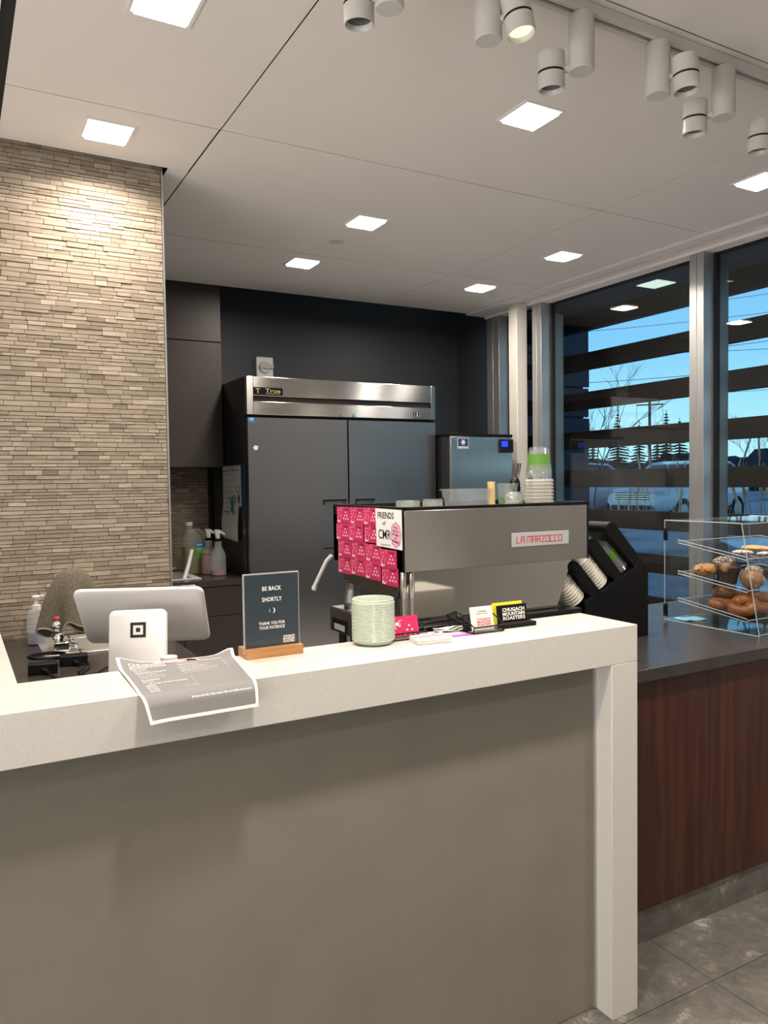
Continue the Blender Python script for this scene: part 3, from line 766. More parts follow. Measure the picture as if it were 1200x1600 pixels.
# ribbed celadon pot
pt = MB(); prof = [(.036,0),(.044,.003),(.050,.010)]
rnd = random.Random(2); h = .012
while h < .104:
    prof += [(.0515, h), (.0528, h+.0012), (.0515, h+.0024)]; h += .0032
prof += [(.0505,.106),(.0515,.110),(.0500,.1115),(.0475,.109),(.047,.05),(.040,.012)]
pt.lathe(prof, (.892, 1.664, 1.067), seg=64, cap=(True, True), rfun=lambda th, hh, i: 1+.006*math.sin(7*th+hh*260)*math.sin(3*th+i))
tag(pt.build('ribbed_pot', M['celadon'], angle=60), 'pale green ceramic pot with horizontal ribbed texture, empty, on the ledge', 'pot')

# ------------------------------------------------------------------ card holders and cards on the ledge
def frame_axes(rz, lean):
    rx = Vector((math.cos(rz), math.sin(rz), 0)); bk = Vector((-math.sin(rz), math.cos(rz), 0)); up = Vector((0,0,1))*math.cos(lean)+bk*math.sin(lean)
    return rx, bk, up, rx.cross(up)      # last: toward the viewer
def mesh_holder(cx, cy, rz, label, group, w_=.095, mesh=True):
    t = thing('card_holder', (cx, cy, 1.067), label, 'card holder', group)
    rx, bk, up, fr = frame_axes(rz, 0); c = Vector((cx, cy, 1.067)); m = MB(); z = Vector((0,0,1))
    def q(a, b, h): return c + rx*a + bk*b + z*h
    P = [q(-w_/2, -.022, .002), q(w_/2, -.022, .002), q(w_/2, .022, .002), q(-w_/2, .022, .002), q(-w_/2, -.022, .002)]
    m.tube(P, .0016, 6)
    m.tube([q(-w_/2, -.022, .002), q(-w_/2, -.026, .018), q(w_/2, -.026, .018), q(w_/2, -.022, .002)], .0022, 6)
    m.tube([q(-w_/2, .022, .002), q(-w_/2, .03, .042), q(w_/2, .03, .042), q(w_/2, .022, .002)], .0022, 6)
    m.tube([q(-w_/2, -.026, .018), q(-w_/2, .03, .042)], .0018, 6); m.tube([q(w_/2, -.026, .018), q(w_/2, .03, .042)], .0018, 6)
    m.build('wire_frame', M['black_matte'], t)
    m = MB()
    n = 16
    for k in range(n+1):
        a = -w_/2 + w_*k/n
        m.tube([q(a, -.026, .018), q(a, -.022, .002), q(a, .022, .002), q(a, .03, .042)], .0005, 4)
    for h_ in (.006, .010, .014): m.tube([q(-w_/2, -.023-.003*h_/.018, h_), q(w_/2, -.023-.003*h_/.018, h_)], .0005, 4)
    for h_ in (.01, .018, .026, .034): m.tube([q(-w_/2, .022+.008*h_/.04, h_), q(w_/2, .022+.008*h_/.04, h_)], .0005, 4)
    m.build('wire_mesh', M['black_matte'], t)
    return t
def card(name, c, rz, lean, w_, h_, mm, label, cat='card', group=None, th=.0006):
    rx, bk, up, fr = frame_axes(rz, lean); c = Vector(c)
    t = thing(name, c, label, cat, group)
    m = MB(); m.obox(c+up*h_/2, [rx, up, fr], (w_, h_, th)); m.build('card_stock', mm, t, smooth=False)
    return t, rx, up, fr, c
# pink one
mesh_holder(.987, 1.672, -.06, 'black wire mesh card holder with the pink card in it', 'wire mesh card holders on the ledge')
t, rx, up, fr, c = card('pink_card', (.982, 1.668, 1.0725), -.06, .30, .088, .052, M['pink'], 'pink punch card displayed in a mesh holder beside the green pot')
m = MB(); rnd = random.Random(1); o_ = fr*.0006
for k in range(26): quad(m, c+rx*(-.040+.040*rnd.random())+up*(.004+.044*rnd.random())+o_, rx, up, .002+.004*rnd.random(), .0012, rnd.random()*3)
for k in range(5): tri(m, c+rx*(-.040+.045*rnd.random())+up*(.025+.02*rnd.random())+o_, rx, -up, .007, .008)
for r_ in range(3):
    for k in range(r_+1): tri(m, c+rx*(.018+(k-r_/2)*.014)+up*(.026-.011*r_)+o_, rx, up, .008, .005)
m.build('card_print', M['ink_white'], t, smooth=False)
# stack of cards in front
st = thing('card_stack', (1.015, 1.597, 1.067), 'stack of white cards with pink and black stripes on the top card', 'card stack')
rnd = random.Random(5); m = MB()
for k in range(12):
    a = -.12+.02*rnd.random(); m.obox((1.015+.0015*rnd.random(), 1.597+.0015*rnd.random(), 1.0677+.0013*k), [(math.cos(a), math.sin(a), 0), (-math.sin(a), math.cos(a), 0), (0,0,1)], (.090, .052, .0011))
m.build('stacked_cards', M['paper_white'], st, smooth=False)
m = MB()
for k in range(9):
    m.m = k % 2; p = Vector((1.015-.036+.009*k, 1.600+.01*math.sin(k*2.1), 1.0829)); quad(m, p, (1,-.12,0), (.12,1,0), .0055, .030, .6)
m.build('card_print', [M['ink_black'], M['pink_deep']], st, smooth=False)
# crumpled white stickers
for k, (x, y, rz, L) in enumerate(((1.127, 1.690, .15, 'crinkled white paper band lying behind the purple card'),)):
    m = MB(); rnd = random.Random(k)
    for s in range(3):
        ph = s*1.3
        m.sheet(lambda u, v: (Vector((x-.036+.075*u, y-.018+.03*v+.002*s, 1.0685+.003*s+.004*(1+math.sin(u*7+ph))*(.6+.4*math.sin(v*3+s)))), Vector((0,0,1))), 20, 5, .0006)
    o = tag(m.build('paper_band', M['paper_white']), L, 'paper')
    m = MB()
    for q in range(8): quad(m, (x-.03+.008*q, y-.010+.012*rnd.random(), 1.0845), (1,0,0), (0,1,0), .006, .002, q)
    m.build('blue_print', M['navy'], o, smooth=False)
t = thing('purple_card', (1.117, 1.627, 1.067), 'purple and pink patterned card lying flat on the white ledge', 'card')
m = MB(); m.obox((1.117, 1.627, 1.0677), [(1,-.05,0), (.05,1,0), (0,0,1)], (.075, .022, .001)); m.build('card_stock', M['purple'], t, smooth=False)
m = MB(); rnd = random.Random(9)
for k in range(40):
    m.m = k % 2; quad(m, (1.117-.034+.068*rnd.random(), 1.627-.008+.016*rnd.random(), 1.06845), (1,0,0), (0,1,0), .004, .003, rnd.random()*3)
m.build('card_pattern', [M['pink_pale'], M['pink']], t, smooth=False)
# white logo card holder
mesh_holder(1.205, 1.637, -.02, 'black wire mesh card holder with the white logo card, in front', 'wire mesh card holders on the ledge')
mesh_holder(1.172, 1.690, .5, 'black wire mesh card holder half hidden behind the white logo card', 'wire mesh card holders on the ledge', .05)
t, rx, up, fr, c = card('business_card', (1.197, 1.628, 1.0725), -.03, .20, .070, .062, M['cream_card'], 'white business card with pink block logo in the front mesh holder')
m = MB(); logo(m, c+up*.022+fr*.0006+rx*.005, rx, up, .042, .021); m.build('pink_logo', M['pink'], t, smooth=False)
m = MB(); [quad(m, c+up*.049+fr*.0006+rx*(-.009+.003*q_), rx, up, .0022, .0026) for q_ in range(9)]; [quad(m, c+up*.0435+fr*.0006+rx*(-.017+.0028*q_), rx, up, .0020, .0018) for q_ in range(14)]
m.build('card_lettering', M['ink_black'], t, smooth=False)
# black holder with yellow cards
t = thing('logo_card_holder', (1.318, 1.665, 1.067), 'black angled card holder with white block logo and yellow cards behind', 'card holder')
rx, bk, up, fr = frame_axes(-.02, .16); c = Vector((1.318, 1.655, 1.067))
m = MB(); m.obox(c+up*.031+bk*.002, [rx, up, fr], (.100, .054, .003)); m.obox(c+Vector((.004, -.008, .006)), [rx, bk, (0,0,1)], (.110, .030, .012)); m.build('holder_body', M['black_matte'], t, bevel=.001)
m = MB(); logo(m, c+up*.034-bk*.0 + fr*.0006+rx*.004, rx, up, .074, .034); m.build('white_logo', M['ink_white'], t, smooth=False)
for k in range(3):
    tag(card('yellow_card', c+bk*(.008+.004*k)+up*.004-rx*(.003+.003*k), -.02-.01*k, .16, .088, .061-.001*k, M['yellow'], 'yellow business card standing behind the black logo holder')[0], group='yellow business cards')

# ------------------------------------------------------------------ espresso machine counter, bar counter with walnut front
bc = thing('bar_counter', (2.6, 2.1, 0), 'dark topped bar counter with walnut front panel and slate base', 'counter')
m = MB(); m.box(1.13, 1.611, 1.714, 2.53, .840, .878); m.box(1.6115, 3.60, 1.666, 2.53, .840, .878); m.build('worktop', M['counter_dark'], bc, bevel=.001)
m = MB(); m.box(1.6115, 3.60, 1.692, 1.71, .112, .8395); m.build('walnut_panel', M['walnut'], bc, smooth=False)
m = MB(); m.box(1.6115, 3.60, 1.700, 1.712, .0, .1115); m.build('slate_base', M['slate'], bc, smooth=False)
m = MB(); m.box(1.13, 3.60, 1.7145, 2.48, .002, .8395); m.build('cabinet_body', M['cabinet_dark'], bc, smooth=False)
pu = thing('prep_counter', (.96, 2.0, 0), 'stainless steel prep counter edge behind the sign and ribbed pot', 'counter')
m = MB(); m.box(.80, 1.128, 1.716, 2.27, .84, .878); m.build('steel_top', M['steel'], pu, bevel=.001)
m = MB(); m.box(.80, 1.128, 2.2705, 2.30, .84, .905); m.build('rear_lip', M['black_matte'], pu, smooth=False)
m = MB(); m.box(.81, 1.128, 1.72, 2.26, .002, .8395); m.build('cabinet_body', M['cabinet_dark'], pu, smooth=False)

# ------------------------------------------------------------------ espresso machine
em = thing('espresso_machine', (1.53, 2.25, .878), 'large stainless steel espresso machine with red lettered badge on its back', 'coffee machine')
X0, X1, YB, YF = 1.166, 1.902, 1.978, 2.46
m = MB(); m.box(X0+.004, X1-.010, YB-.0015, YB+.004, 1.191, 1.374); m.build('back_panel', M['steel_back'], em, bevel=.001)
m = MB(); m.box(X0, X1, YB+.0045, YF, 1.19, 1.352); m.box(X0, X0+.012, YB, YF, 1.19, 1.378); m.box(X1-.010, X1, YB, YF, 1.19, 1.378); m.box(X0, X1, YB, YB+.012, 1.3745, 1.385); m.box(X0, X1, YF-.012, YF, 1.353, 1.385); m.box(X0, X0+.012, YB, YF, 1.3781, 1.385); m.box(X1-.012, X1, YB, YF, 1.3781, 1.385)
m.build('upper_body', M['black_matte'], em, bevel=.0015)
m = MB(); m.box(X0+.013, X1-.013, YB+.013, YF-.013, 1.3525, 1.357); m.build('cup_tray', M['steel'], em, smooth=False)
m = MB(); m.prism([(1.205, 1.189), (1.885, 1.189), (1.815, 1.02), (1.205, 1.02)], 'xz', 2.04, 2.30); m.build('lower_back', M['mirror_steel'], em, bevel=.002)
m = MB(); m.prism([(1.990, 1.189), (2.43, 1.189), (2.40, 1.12), (2.05, 1.10)], 'yz', X0+.01, 1.205); m.prism([(2.06, 1.13), (2.33, 1.13), (2.30, 1.02), (2.06, 1.02)], 'yz', X0+.03, 1.20); m.build('side_housing', M['steel_brown'], em, bevel=.002)
for a in (1.176, 1.205):
    m = MB(); m.cyl((a, 2.0, .985), (a, 2.0, 1.19), .0095, seg=20); m.build('chrome_post', M['chrome'], em)
m = MB(); m.box(X0, 1.88, 1.99, 2.33, .950, 1.019); m.build('base_tray', M['black_gloss'], em, bevel=.002)
m = MB(); m.box(X0, 1.88, 2.335, 2.50, .938, 1.018); m.build('drip_tray', M['steel_brown'], em, bevel=.002)
m = MB(); m.box(X0+.004, 1.876, 2.34, 2.495, 1.0185, 1.0225); m.build('drip_grate', M['steel'], em, bevel=.001)
m = MB(); m.box(X0-.001, X0+.002, 2.36, 2.48, .945, .985); m.build('tray_recess', M['black_matte'], em, smooth=False)
m = MB(); m.obox((X0-.002, 2.42, .958), [(0,1,0),(0,0,1),(1,0,0)], (.08, .020, .002)); m.build('rating_plate', M['badge'], em, smooth=False)
for (a, b) in ((X0+.03, 2.03), (X0+.03, 2.46), (1.84, 2.03), (1.84, 2.46)):
    m = MB(); m.lathe([(.018, 0), (.018, .01), (.014, .012), (.014, .073)], (a, b, .8785), seg=20); m.build('foot', M['steel_brown'], em)
m = MB(); m.tube([(1.185, 2.52, 1.20), (1.172, 2.535, 1.18), (1.152, 2.55, 1.13), (1.135, 2.565, 1.085)], .007, 10); m.lathe([(.006,0),(.009,.004),(.009,.014)], (1.1335, 2.566, 1.072), (.2,-.1,1), 12); m.build('steam_wand', M['white_plastic'], em)
m = MB(); m.box(1.20, 1.87, 2.44, 2.52, 1.19, 1.30); m.build('group_panel', M['steel_brown'], em, bevel=.003)
# badge and lettering of rectilinear strokes
m = MB(); m.box(1.567, 1.808, YB-.0045, YB-.002, 1.2445, 1.2905); bd = m.build('name_badge', M['badge'], em, bevel=.0015)
m = MB(); m.box(1.571, 1.804, YB-.0052, YB-.0046, 1.2475, 1.2875); m.build('badge_face', M['badge'], bd, smooth=False)
GL = {'L': [[(0,1),(0,0),(.8,0)]], 'A': [[(0,0),(0,1),(.8,1),(.8,0)],[(0,.45),(.8,.45)]], 'M': [[(0,0),(0,1),(1,1),(1,0)],[(.5,1),(.5,.1)]],
      'R': [[(0,0),(0,1),(.8,1),(.8,.5),(0,.5)],[(.5,.5),(.8,0)]], 'Z': [[(0,1),(.8,1),(0,0),(.8,0)]], 'O': [[(0,0),(0,1),(.9,1),(.9,0),(0,0)]], 'C': [[(.8,1),(0,1),(0,0),(.8,0)]]}
m = MB(); x = 1.586; hgt = .020; zb = 1.2575
for ch in 'LA MARZOCCO':
    if ch == ' ': x += .006; continue
    wch = .0155 if ch != 'M' else .018
    for st_ in GL[ch]:
        for a, b in zip(st_[:-1], st_[1:]):
            p = Vector((x+a[0]*wch, YB-.0055, zb+a[1]*hgt)); q = Vector((x+b[0]*wch, YB-.0055, zb+b[1]*hgt)); d = (q-p)
            m.obox((p+q)/2, [d, (0,1,0), d.cross(Vector((0,1,0)))], (d.length+.0022, .0008, .0023))
    x += wch*(1 if ch == 'M' else .9) + .0045
m.build('badge_lettering', M['red_logo'], bd, smooth=False)
# milk pitcher on the drip tray
m = MB(); m.lathe([(.027,0),(.029,.003),(.029,.03),(.023,.06),(.021,.095),(.024,.10),(.022,.104),(.012,.108)], (1.198, 2.385, 1.0225), seg=28); tag(m.build('milk_pitcher', M['steel']), 'tall steel pitcher standing on the espresso machine drip tray', 'pitcher')
# white note inside
m = MB(); m.obox((1.195, 2.16, 1.125), [(0,1,0), (.3,0,1), (1,0,-.3)], (.085, .04, .001)); 

# pink cards taped on the side
def make_pink():
    t = thing('loyalty_card', (0, 0, 0)); w_, h_ = .1015, .056
    # local frame: x along the card's width, z up, faces -y
    m = MB(); m.box(-w_/2, w_/2, -.0004, .0004, -h_/2, h_/2); m.build('card_stock', M['pink'], t, world=False, smooth=False)
    m = MB(); rnd = random.Random(11)
    for k in range(34): quad(m, (-w_/2+.003+.036*rnd.random(), -.0007, -h_/2+.003+.050*rnd.random()), (1,0,0), (0,0,1), .0015+.004*rnd.random(), .0013, rnd.random()*3)
    for k in range(5): quad(m, (-w_/2+.006+.02*rnd.random(), -.0007, -h_/2+.004+.012*rnd.random()), (1,0,0), (0,0,1), .004, .006, 0)
    for r_ in range(3):
        for k in range(r_+1): tri(m, (.018+(k-r_/2)*.0165, -.0007, .008-.011*r_), (1,0,0), (0,0,1), .009, .007)
    m.build('card_print', M['ink_white'], t, world=False, smooth=False)
    m = MB()
    for k in range(5): quad(m, (-.008+.011*k, -.0007, -h_/2+.006), (1,0,0), (0,0,1), .007, .005, 0)
    m.build('purple_print', M['pink_deep'], t, world=False, smooth=False)
    m = MB(); pts = [(.006+.0045*k, -.0010, h_/2-.009+.003*math.sin(k*2.3)) for k in range(8)]
    m.tube(pts, .0010, 5); m.build('handwriting', M['ink_black'], t, world=False)
    return t
pc = make_pink()
# plane X = X0, card faces -X : rotate so local -y -> -x
XS = X0-.0035
def cpos(y, z): return (XS, y, z)
rows = [[(2.370, 1.350), (2.265, 1.351), (2.168, 1.352)], [(2.374, 1.293), (2.274, 1.295), (2.170, 1.296)],
        [(2.360, 1.236), (2.262, 1.239), (2.158, 1.236), (2.060, 1.226)], [(2.366, 1.180), (2.264, 1.183), (2.160, 1.180), (2.056, 1.172)]]
rn = ['top row', 'second row', 'third row', 'bottom row']
cn = {3: ['left end', 'middle', 'beside the white sign'], 4: ['left end', 'second from left', 'third from left', 'right end']}
rnd = random.Random(21); first = True
for i, rw in enumerate(rows):
    for j, (y, z) in enumerate(rw):
        c = pc if first else dup(pc); first = False
        c.location = (XS - .0012*((i*4+j) % 3), y, z); c.rotation_euler = (0, rnd.uniform(-.03, .03), -PI/2)
        c.rotation_euler = (0, 0, -PI/2)
        tag(c, 'pink card taped to the espresso machine side, %s, %s' % (rn[i], cn[len(rw)][j]), 'card', 'pink loyalty cards on the espresso machine')
t = thing('friends_sign', (XS-.003, 2.03, 1.26), 'white handwritten sign reading FRIENDS of CMR on the espresso machine side', 'sign')
yA, yB2 = 2.052+.09-.01, 1.972
XW = XS-.0045
m = MB(); m.add([(XW, 2.136, 1.379), (XW, 1.974, 1.377), (XW, 1.972, 1.258), (XW, 2.130, 1.262), (XW+.0006, 2.136, 1.379), (XW+.0006, 1.974, 1.377), (XW+.0006, 1.972, 1.258), (XW+.0006, 2.130, 1.262)], [(0,1,2,3), (4,7,6,5), (0,4,5,1), (1,5,6,2), (2,6,7,3), (3,7,4,0)]); m.build('sign_paper', M['paper_white'], t, smooth=False)
rt, upv = (0,-1,0), (0,0,1); m = MB(); xx = XW-.0004
put_text(m, 'FRIENDS', (xx, 2.070, 1.3585), rt, upv, width=.100, height=.020, bold=.02)
put_text(m, 'of', (xx, 2.080, 1.3345), rt, upv, width=.018, height=.012, bold=.02)
put_text(m, 'CMR', (xx, 2.078, 1.300), rt, upv, width=.078, height=.030, bold=.01)
[quad(m, (xx, 2.100-.008*q_, 1.268+.001*math.sin(q_*2)), rt, upv, .004, .004, .5*math.sin(q_)) for q_ in range(8)]
m.build('hand_lettering', M['ink_black'], t, smooth=False)
m = MB(); n = 26
m.add([(xx, 2.008+(.030+.002*math.cos(8*a))*math.cos(a), 1.302+(.036+.002*math.cos(8*a))*math.sin(a)) for a in [2*PI*k/n for k in range(n)]], [list(range(n))]); bl = m.build('pink_blob', M['pink_pale'], t, smooth=False)
m = MB()
m.tube([(xx-.0002, 2.008+(.030+.002*math.cos(8*a))*math.cos(a), 1.302+(.036+.002*math.cos(8*a))*math.sin(a)) for a in [2*PI*k/52 for k in range(53)]], .0006, 4)
for k, s in enumerate(('ASK', 'ABOUT', 'BECOMING', 'A', 'MEMBER')): put_text(m, s, (xx-.0004, 2.008, 1.323-.0105*k), (0,-1,-.15), (0,-.15,1), width=.010+.006*min(len(s), 5), height=.0065, bold=.01)
m.build('blob_lettering', M['ink_black'], bl, smooth=False)

# ------------------------------------------------------------------ things on top of the machine
ZT = 1.357
def tumbler(x, y, label, h=.042, r=.030):
    m = MB(); m.lathe([(r*.92, h), (r, h-.006), (r*1.04, .004), (r*1.05, 0), (r*1.0, .001), (r*.94, h-.010), (r*.5, h-.010)], (x, y, ZT), seg=28, cap=(True, True)); return tag(m.build('drinking_glass', M['glassware']), label, 'glass', 'upturned glasses on the espresso machine')
tumbler(1.315, 2.22, 'upturned clear glass on the machine, left end of the row')
tumbler(1.375, 2.27, 'upturned clear glass on the machine, middle one, mostly hidden', .040, .026)
tumbler(1.425, 2.22, 'upturned clear glass on the machine, rightmost of the three low ones', .044, .034)
t = thing('plastic_tub', (1.585, 2.25, ZT), 'clear plastic food tub standing on top of the espresso machine', 'container')
m = MB(); cx, cy = 1.585, 2.25
def ring4(wx, wy, z, rad=.012): return rr(cx-wx/2, cx+wx/2, cy-wy/2, cy+wy/2, rad, z)
loft(m, [ring4(.118, .10, ZT), ring4(.130, .11, ZT+.045), ring4(.134, .115, ZT+.046), ring4(.142, .12, ZT+.070), ring4(.150, .13, ZT+.071), ring4(.150, .13, ZT+.076), ring4(.138, .118, ZT+.0755), ring4(.126, .106, ZT+.044), ring4(.112, .094, ZT+.004)], True, True); m.build('tub_wall', M['clear_plastic'], t)
m = MB(); m.lathe([(.0135,0),(.0135,.098),(.0125,.099)], (1.672, 2.22, ZT), seg=24); tag(m.build('wooden_peg', M['tan_wood']), 'short tan wooden cylinder standing between plastic tub and jar', 'peg')
def jar(x, y, r, h, label, fill=None):
    t = thing('glass_jar', (x, y, ZT), label, 'jar')
    m = MB(); m.lathe([(r*.9,0),(r,.004),(r,h*.78),(r*.86,h*.88),(r*.86,h),(r*.8,h-.001),(r*.8,h*.86),(r*.93,h*.76),(r*.93,.006)], (x, y, ZT), seg=28); m.build('jar_wall', M['glassware'], t)
    if fill: m = MB(); m.lathe([(r*.9,.007),(r*.9,h*.5)], (x, y, ZT), seg=24); m.build('contents', M[fill], t)
jar(1.740, 2.18, .034, .062, 'low glass jar beside the wooden cylinder', 'badge')
t = thing('sauce_cup', (1.775, 2.25, ZT), 'small clear tumbler with green stripe behind the glass jar', 'cup')
m = MB(); m.lathe([(.030,0),(.040,.09),(.041,.092),(.038,.091),(.028,.003)], (1.782, 2.27, ZT), seg=28, cap=(True, True)); m.build('cup_wall', M['clear_cup'], t)
m = MB(); m.lathe([(.0325,.024),(.0345,.042)], (1.782, 2.27, ZT), seg=28, cap=(False, False)); m.build('green_stripe', M['green_band'], t)
# stack of white lids / cups, then upturned clear cups with green print
sx_, sy_ = 1.792, 2.105
for k in range(9):
    m = MB(); z = ZT+.0005+.0118*k
    m.lathe([(.047,0),(.050,.0015),(.0515,.0035),(.0515,.0065),(.0485,.0085),(.0475,.0110),(.040,.0112)], (sx_, sy_, z), seg=36)
    tag(m.build('deli_cup', M['frosted_cup'] if k > 0 else M['paper_cup']), '%s %s rim in the wide cup stack under the green banded cups' % (ORD[8-k] + (' from top' if k < 8 else ''), 'translucent cup' if k else 'white cup'), 'cup', 'wide cups stacked on the espresso machine')
zc = ZT+.0005+.0118*9
for k in range(5):
    m = MB(); z = zc+.006*k
    m.lathe([(.0440,0),(.0450,.0015),(.0435,.004),(.0335,.084),(.032,.086)], (sx_, sy_, z), seg=36, cap=(False, True))
    o = m.build('clear_cup', M['clear_cup']); tag(o, 'upturned clear plastic cup with green band, %s of its nested stack' % (ORD[4-k] + (' from top' if k < 4 else '')), 'cup', 'upturned clear cups on the wide cup stack')
    m = MB(); m.lathe([(.0406,.030),(.0366,.062)], (sx_, sy_, z), seg=36, cap=(False, False))
    m.build('green_band', M['green_band'], o)

# ------------------------------------------------------------------ cup organiser
co = thing('cup_organiser', (2.1, 2.09, .878), 'black slanted cup organiser between the espresso machine and pastry case', 'cup holder')
def fin(poly, name): m = MB(); m.prism(poly, 'xz', 2.03, 2.135); m.build(name, M['black_matte'], co, bevel=.0015)
fin([(1.935,.8785),(2.247,.8785),(2.247,1.128),(2.205,1.170),(2.178,1.136),(2.122,1.108),(2.078,1.094),(2.012,1.058),(2.000,1.062),(1.963,1.043),(1.935,1.030)], 'body')
fin([(2.204,1.172),(2.082,1.296),(2.072,1.304),(2.060,1.3065),(2.047,1.303),(2.038,1.294),(2.035,1.281),(2.040,1.268),(2.176,1.137)], 'upper_divider')
fin([(2.120,1.108),(1.992,1.245),(1.980,1.2525),(1.967,1.255),(1.955,1.250),(1.948,1.238),(1.950,1.225),(1.958,1.213),(2.077,1.094)], 'middle_divider')
fin([(2.011,1.058),(1.905,1.168),(1.892,1.175),(1.878,1.172),(1.870,1.160),(1.870,1.148),(1.962,1.045)], 'lower_divider')
def cup_stack(x, z, ang, n, label, group, r=.0385, pitch=.0125, mm='paper_cup', first=True):
    ax = Vector((-math.sin(ang), 0, math.cos(ang)))      # from rim toward base
    for k in range(n):
        c = Vector((x, 2.083, z)) + ax*pitch*k
        m = MB(); m.lathe([(r*1.00,-.0005),(r*1.09,.0005),(r*1.09,.004),(r*.93,.0055)] + ([(r*.70,.085)] if k == n-1 else [(r*.90,.016)]), c, ax, 28, cap=(False, k == n-1))
        tag(m.build('paper_cup', M[mm]), label % ('first' if k == 0 else ORD[k]), 'cup', group)
A45 = R(43)
cup_stack(2.040, 1.082, A45, 11, '%s white paper cup from the rim end in the organiser middle slot', 'white cups in the upper organiser slot')
cup_stack(1.928, 1.034, A45, 8, '%s white paper cup from the rim end in the organiser lowest slot', 'white cups in the lower organiser slot')
cc = thing('clear_cup', (2.148, 2.083, 1.125), 'clear plastic cup with green print lying in the top organiser slot', 'cup')
ax = Vector((-math.sin(A45), 0, math.cos(A45))); c = Vector((2.146, 2.083, 1.128))
for k in range(3):
    m = MB(); m.lathe([(.0365,0),(.0385,.002),(.0365,.004),(.0265,.115),(.025,.117)], c+ax*.006*k, ax, 30, cap=(False, True)); m.build('cup_wall', M['clear_cup'], cc)
m = MB(); m.lathe([(.0330,.062),(.0302,.095)], c, ax, 30, cap=(False, False)); m.build('green_print', M['green_band'], cc)

nd = thing('sanitiser_dispenser', (2.30, 2.16, .878), 'small white and dark dispenser standing right behind the cup organiser', 'dispenser')
m = MB(); m.box(2.262, 2.335, 2.11, 2.18, .8785, .985); m.build('base', M['white_plastic'], nd, bevel=.012, seg=3)
m = MB(); m.box(2.268, 2.330, 2.115, 2.175, .986, 1.075); m.build('dark_cover', M['black_gloss'], nd, bevel=.015, seg=3)
m = MB(); m.box(2.262, 2.310, 2.112, 2.15, 1.076, 1.092); m.build('cap', M['white_plastic'], nd, bevel=.004)

# ------------------------------------------------------------------ pastry display case
pcs = thing('pastry_case', (2.83, 2.0, .878), 'clear acrylic three-tier pastry display case on the dark bar counter', 'display case')
CX0, CX1, ZB, ZTp = 2.555, 3.10, .8785, 1.288
prof = [(1.794, ZB), (2.224, ZB), (2.224, ZTp), (1.869, ZTp)]
for xa in (CX0, CX1-.004):
    m = MB(); m.prism(prof, 'yz', xa, xa+.004); m.build('side_wall', M['acrylic'], pcs, smooth=False)
m = MB(); m.box(CX0+.004, CX1-.004, 1.869, 2.224, ZTp-.004, ZTp); m.build('top_panel', M['acrylic'], pcs, smooth=False)
m = MB(); m.box(CX0+.004, CX1-.004, 1.80, 2.224, ZB, ZB+.004); m.build('bottom_panel', M['acrylic'], pcs, smooth=False)
m = MB(); m.prism([(1.7985, ZB+.004), (1.803, ZB+.004), (1.873, ZTp-.004), (1.8685, ZTp-.004)], 'yz', CX0+.004, CX1-.004); m.build('front_panel', M['acrylic'], pcs, smooth=False)
m = MB(); m.box(CX0+.004, CX1-.004, 2.220, 2.2235, ZB+.004, ZTp-.004); m.build('rear_door', M['acrylic'], pcs, smooth=False)
def edge(a, b, r=.0022): m = MB(); m.tube([a, b], r, 4); m.build('polished_edge', M['acrylic_edge'], pcs, smooth=False)
for xa in (CX0+.002, CX1-.002):
    P = [V(xa, p[0], p[1]) for p in prof]
    for i in range(4): edge(P[i], P[(i+1) % 4])
for (y, z) in ((1.796, ZB+.003), (1.869, ZTp-.002), (2.222, ZTp-.002), (2.222, ZB+.003)): edge(V(CX0, y, z), V(CX1, y, z), .0018)
m = MB(); m.box(CX0-.002, CX0+.010, 2.215, 2.2275, 1.205, 1.255); m.build('hinge', M['black_matte'], pcs, bevel=.001)
m = MB(); m.box(CX0-.003, CX0+.012, 2.215, 2.2275, .893, .945); m.build('hinge', M['black_matte'], pcs, bevel=.001)
for z in (.900, .938, 1.211, 1.248):
    m = MB(); m.cyl((CX0-.0035, 2.221, z), (CX0-.001, 2.221, z), .0025, seg=10); m.build('screw', M['chrome'], pcs)
TZ = [(1.147, 1.194), (1.028, 1.069), (.917, .959)]
def tz(y, k): zf, zb = TZ[k]; return zf+(zb-zf)*(y-1.849)/(2.163-1.849)
for k, nmn in enumerate(('top', 'middle', 'bottom')):
    tt = thing('pastry_tray', (2.82, 2.0, TZ[k][0]), 'clear acrylic tray sliding in the pastry case, %s tier' % nmn, 'tray', 'acrylic trays in the pastry case')
    zf, zb = TZ[k]; m = MB(); m.prism([(1.849, zf), (2.163, zb), (2.163, zb+.003), (1.849, zf+.003)], 'yz', 2.562, 3.085); m.build('tray_floor', M['acrylic'], tt, smooth=False)
    for (a, b) in ((V(2.564, 1.849, zf+.004), V(2.564, 2.163, zb+.004)), (V(2.564, 1.849, zf+.016), V(2.564, 2.163, zb+.016)), (V(3.083, 1.849, zf+.010), V(3.083, 2.163, zb+.010)), (V(2.564, 1.849, zf+.010), V(3.083, 1.849, zf+.010)), (V(2.564, 2.163, zb+.010), V(3.083, 2.163, zb+.010))):
        m = MB(); m.tube([a, b], .0020, 4); m.build('tray_rim', M['acrylic_edge'], tt, smooth=False)
m = MB(); m.sheet(lambda u, v: (V(2.57+.10*u, 2.13+.06*v-.03*u, .884+.002*math.sin(9*u)+.003*v), V(0,0,1)), 14, 4, .001); tag(m.build('paper_napkin', M['napkin_blue']), 'pale blue folded napkin on the floor of the pastry case', 'napkin')

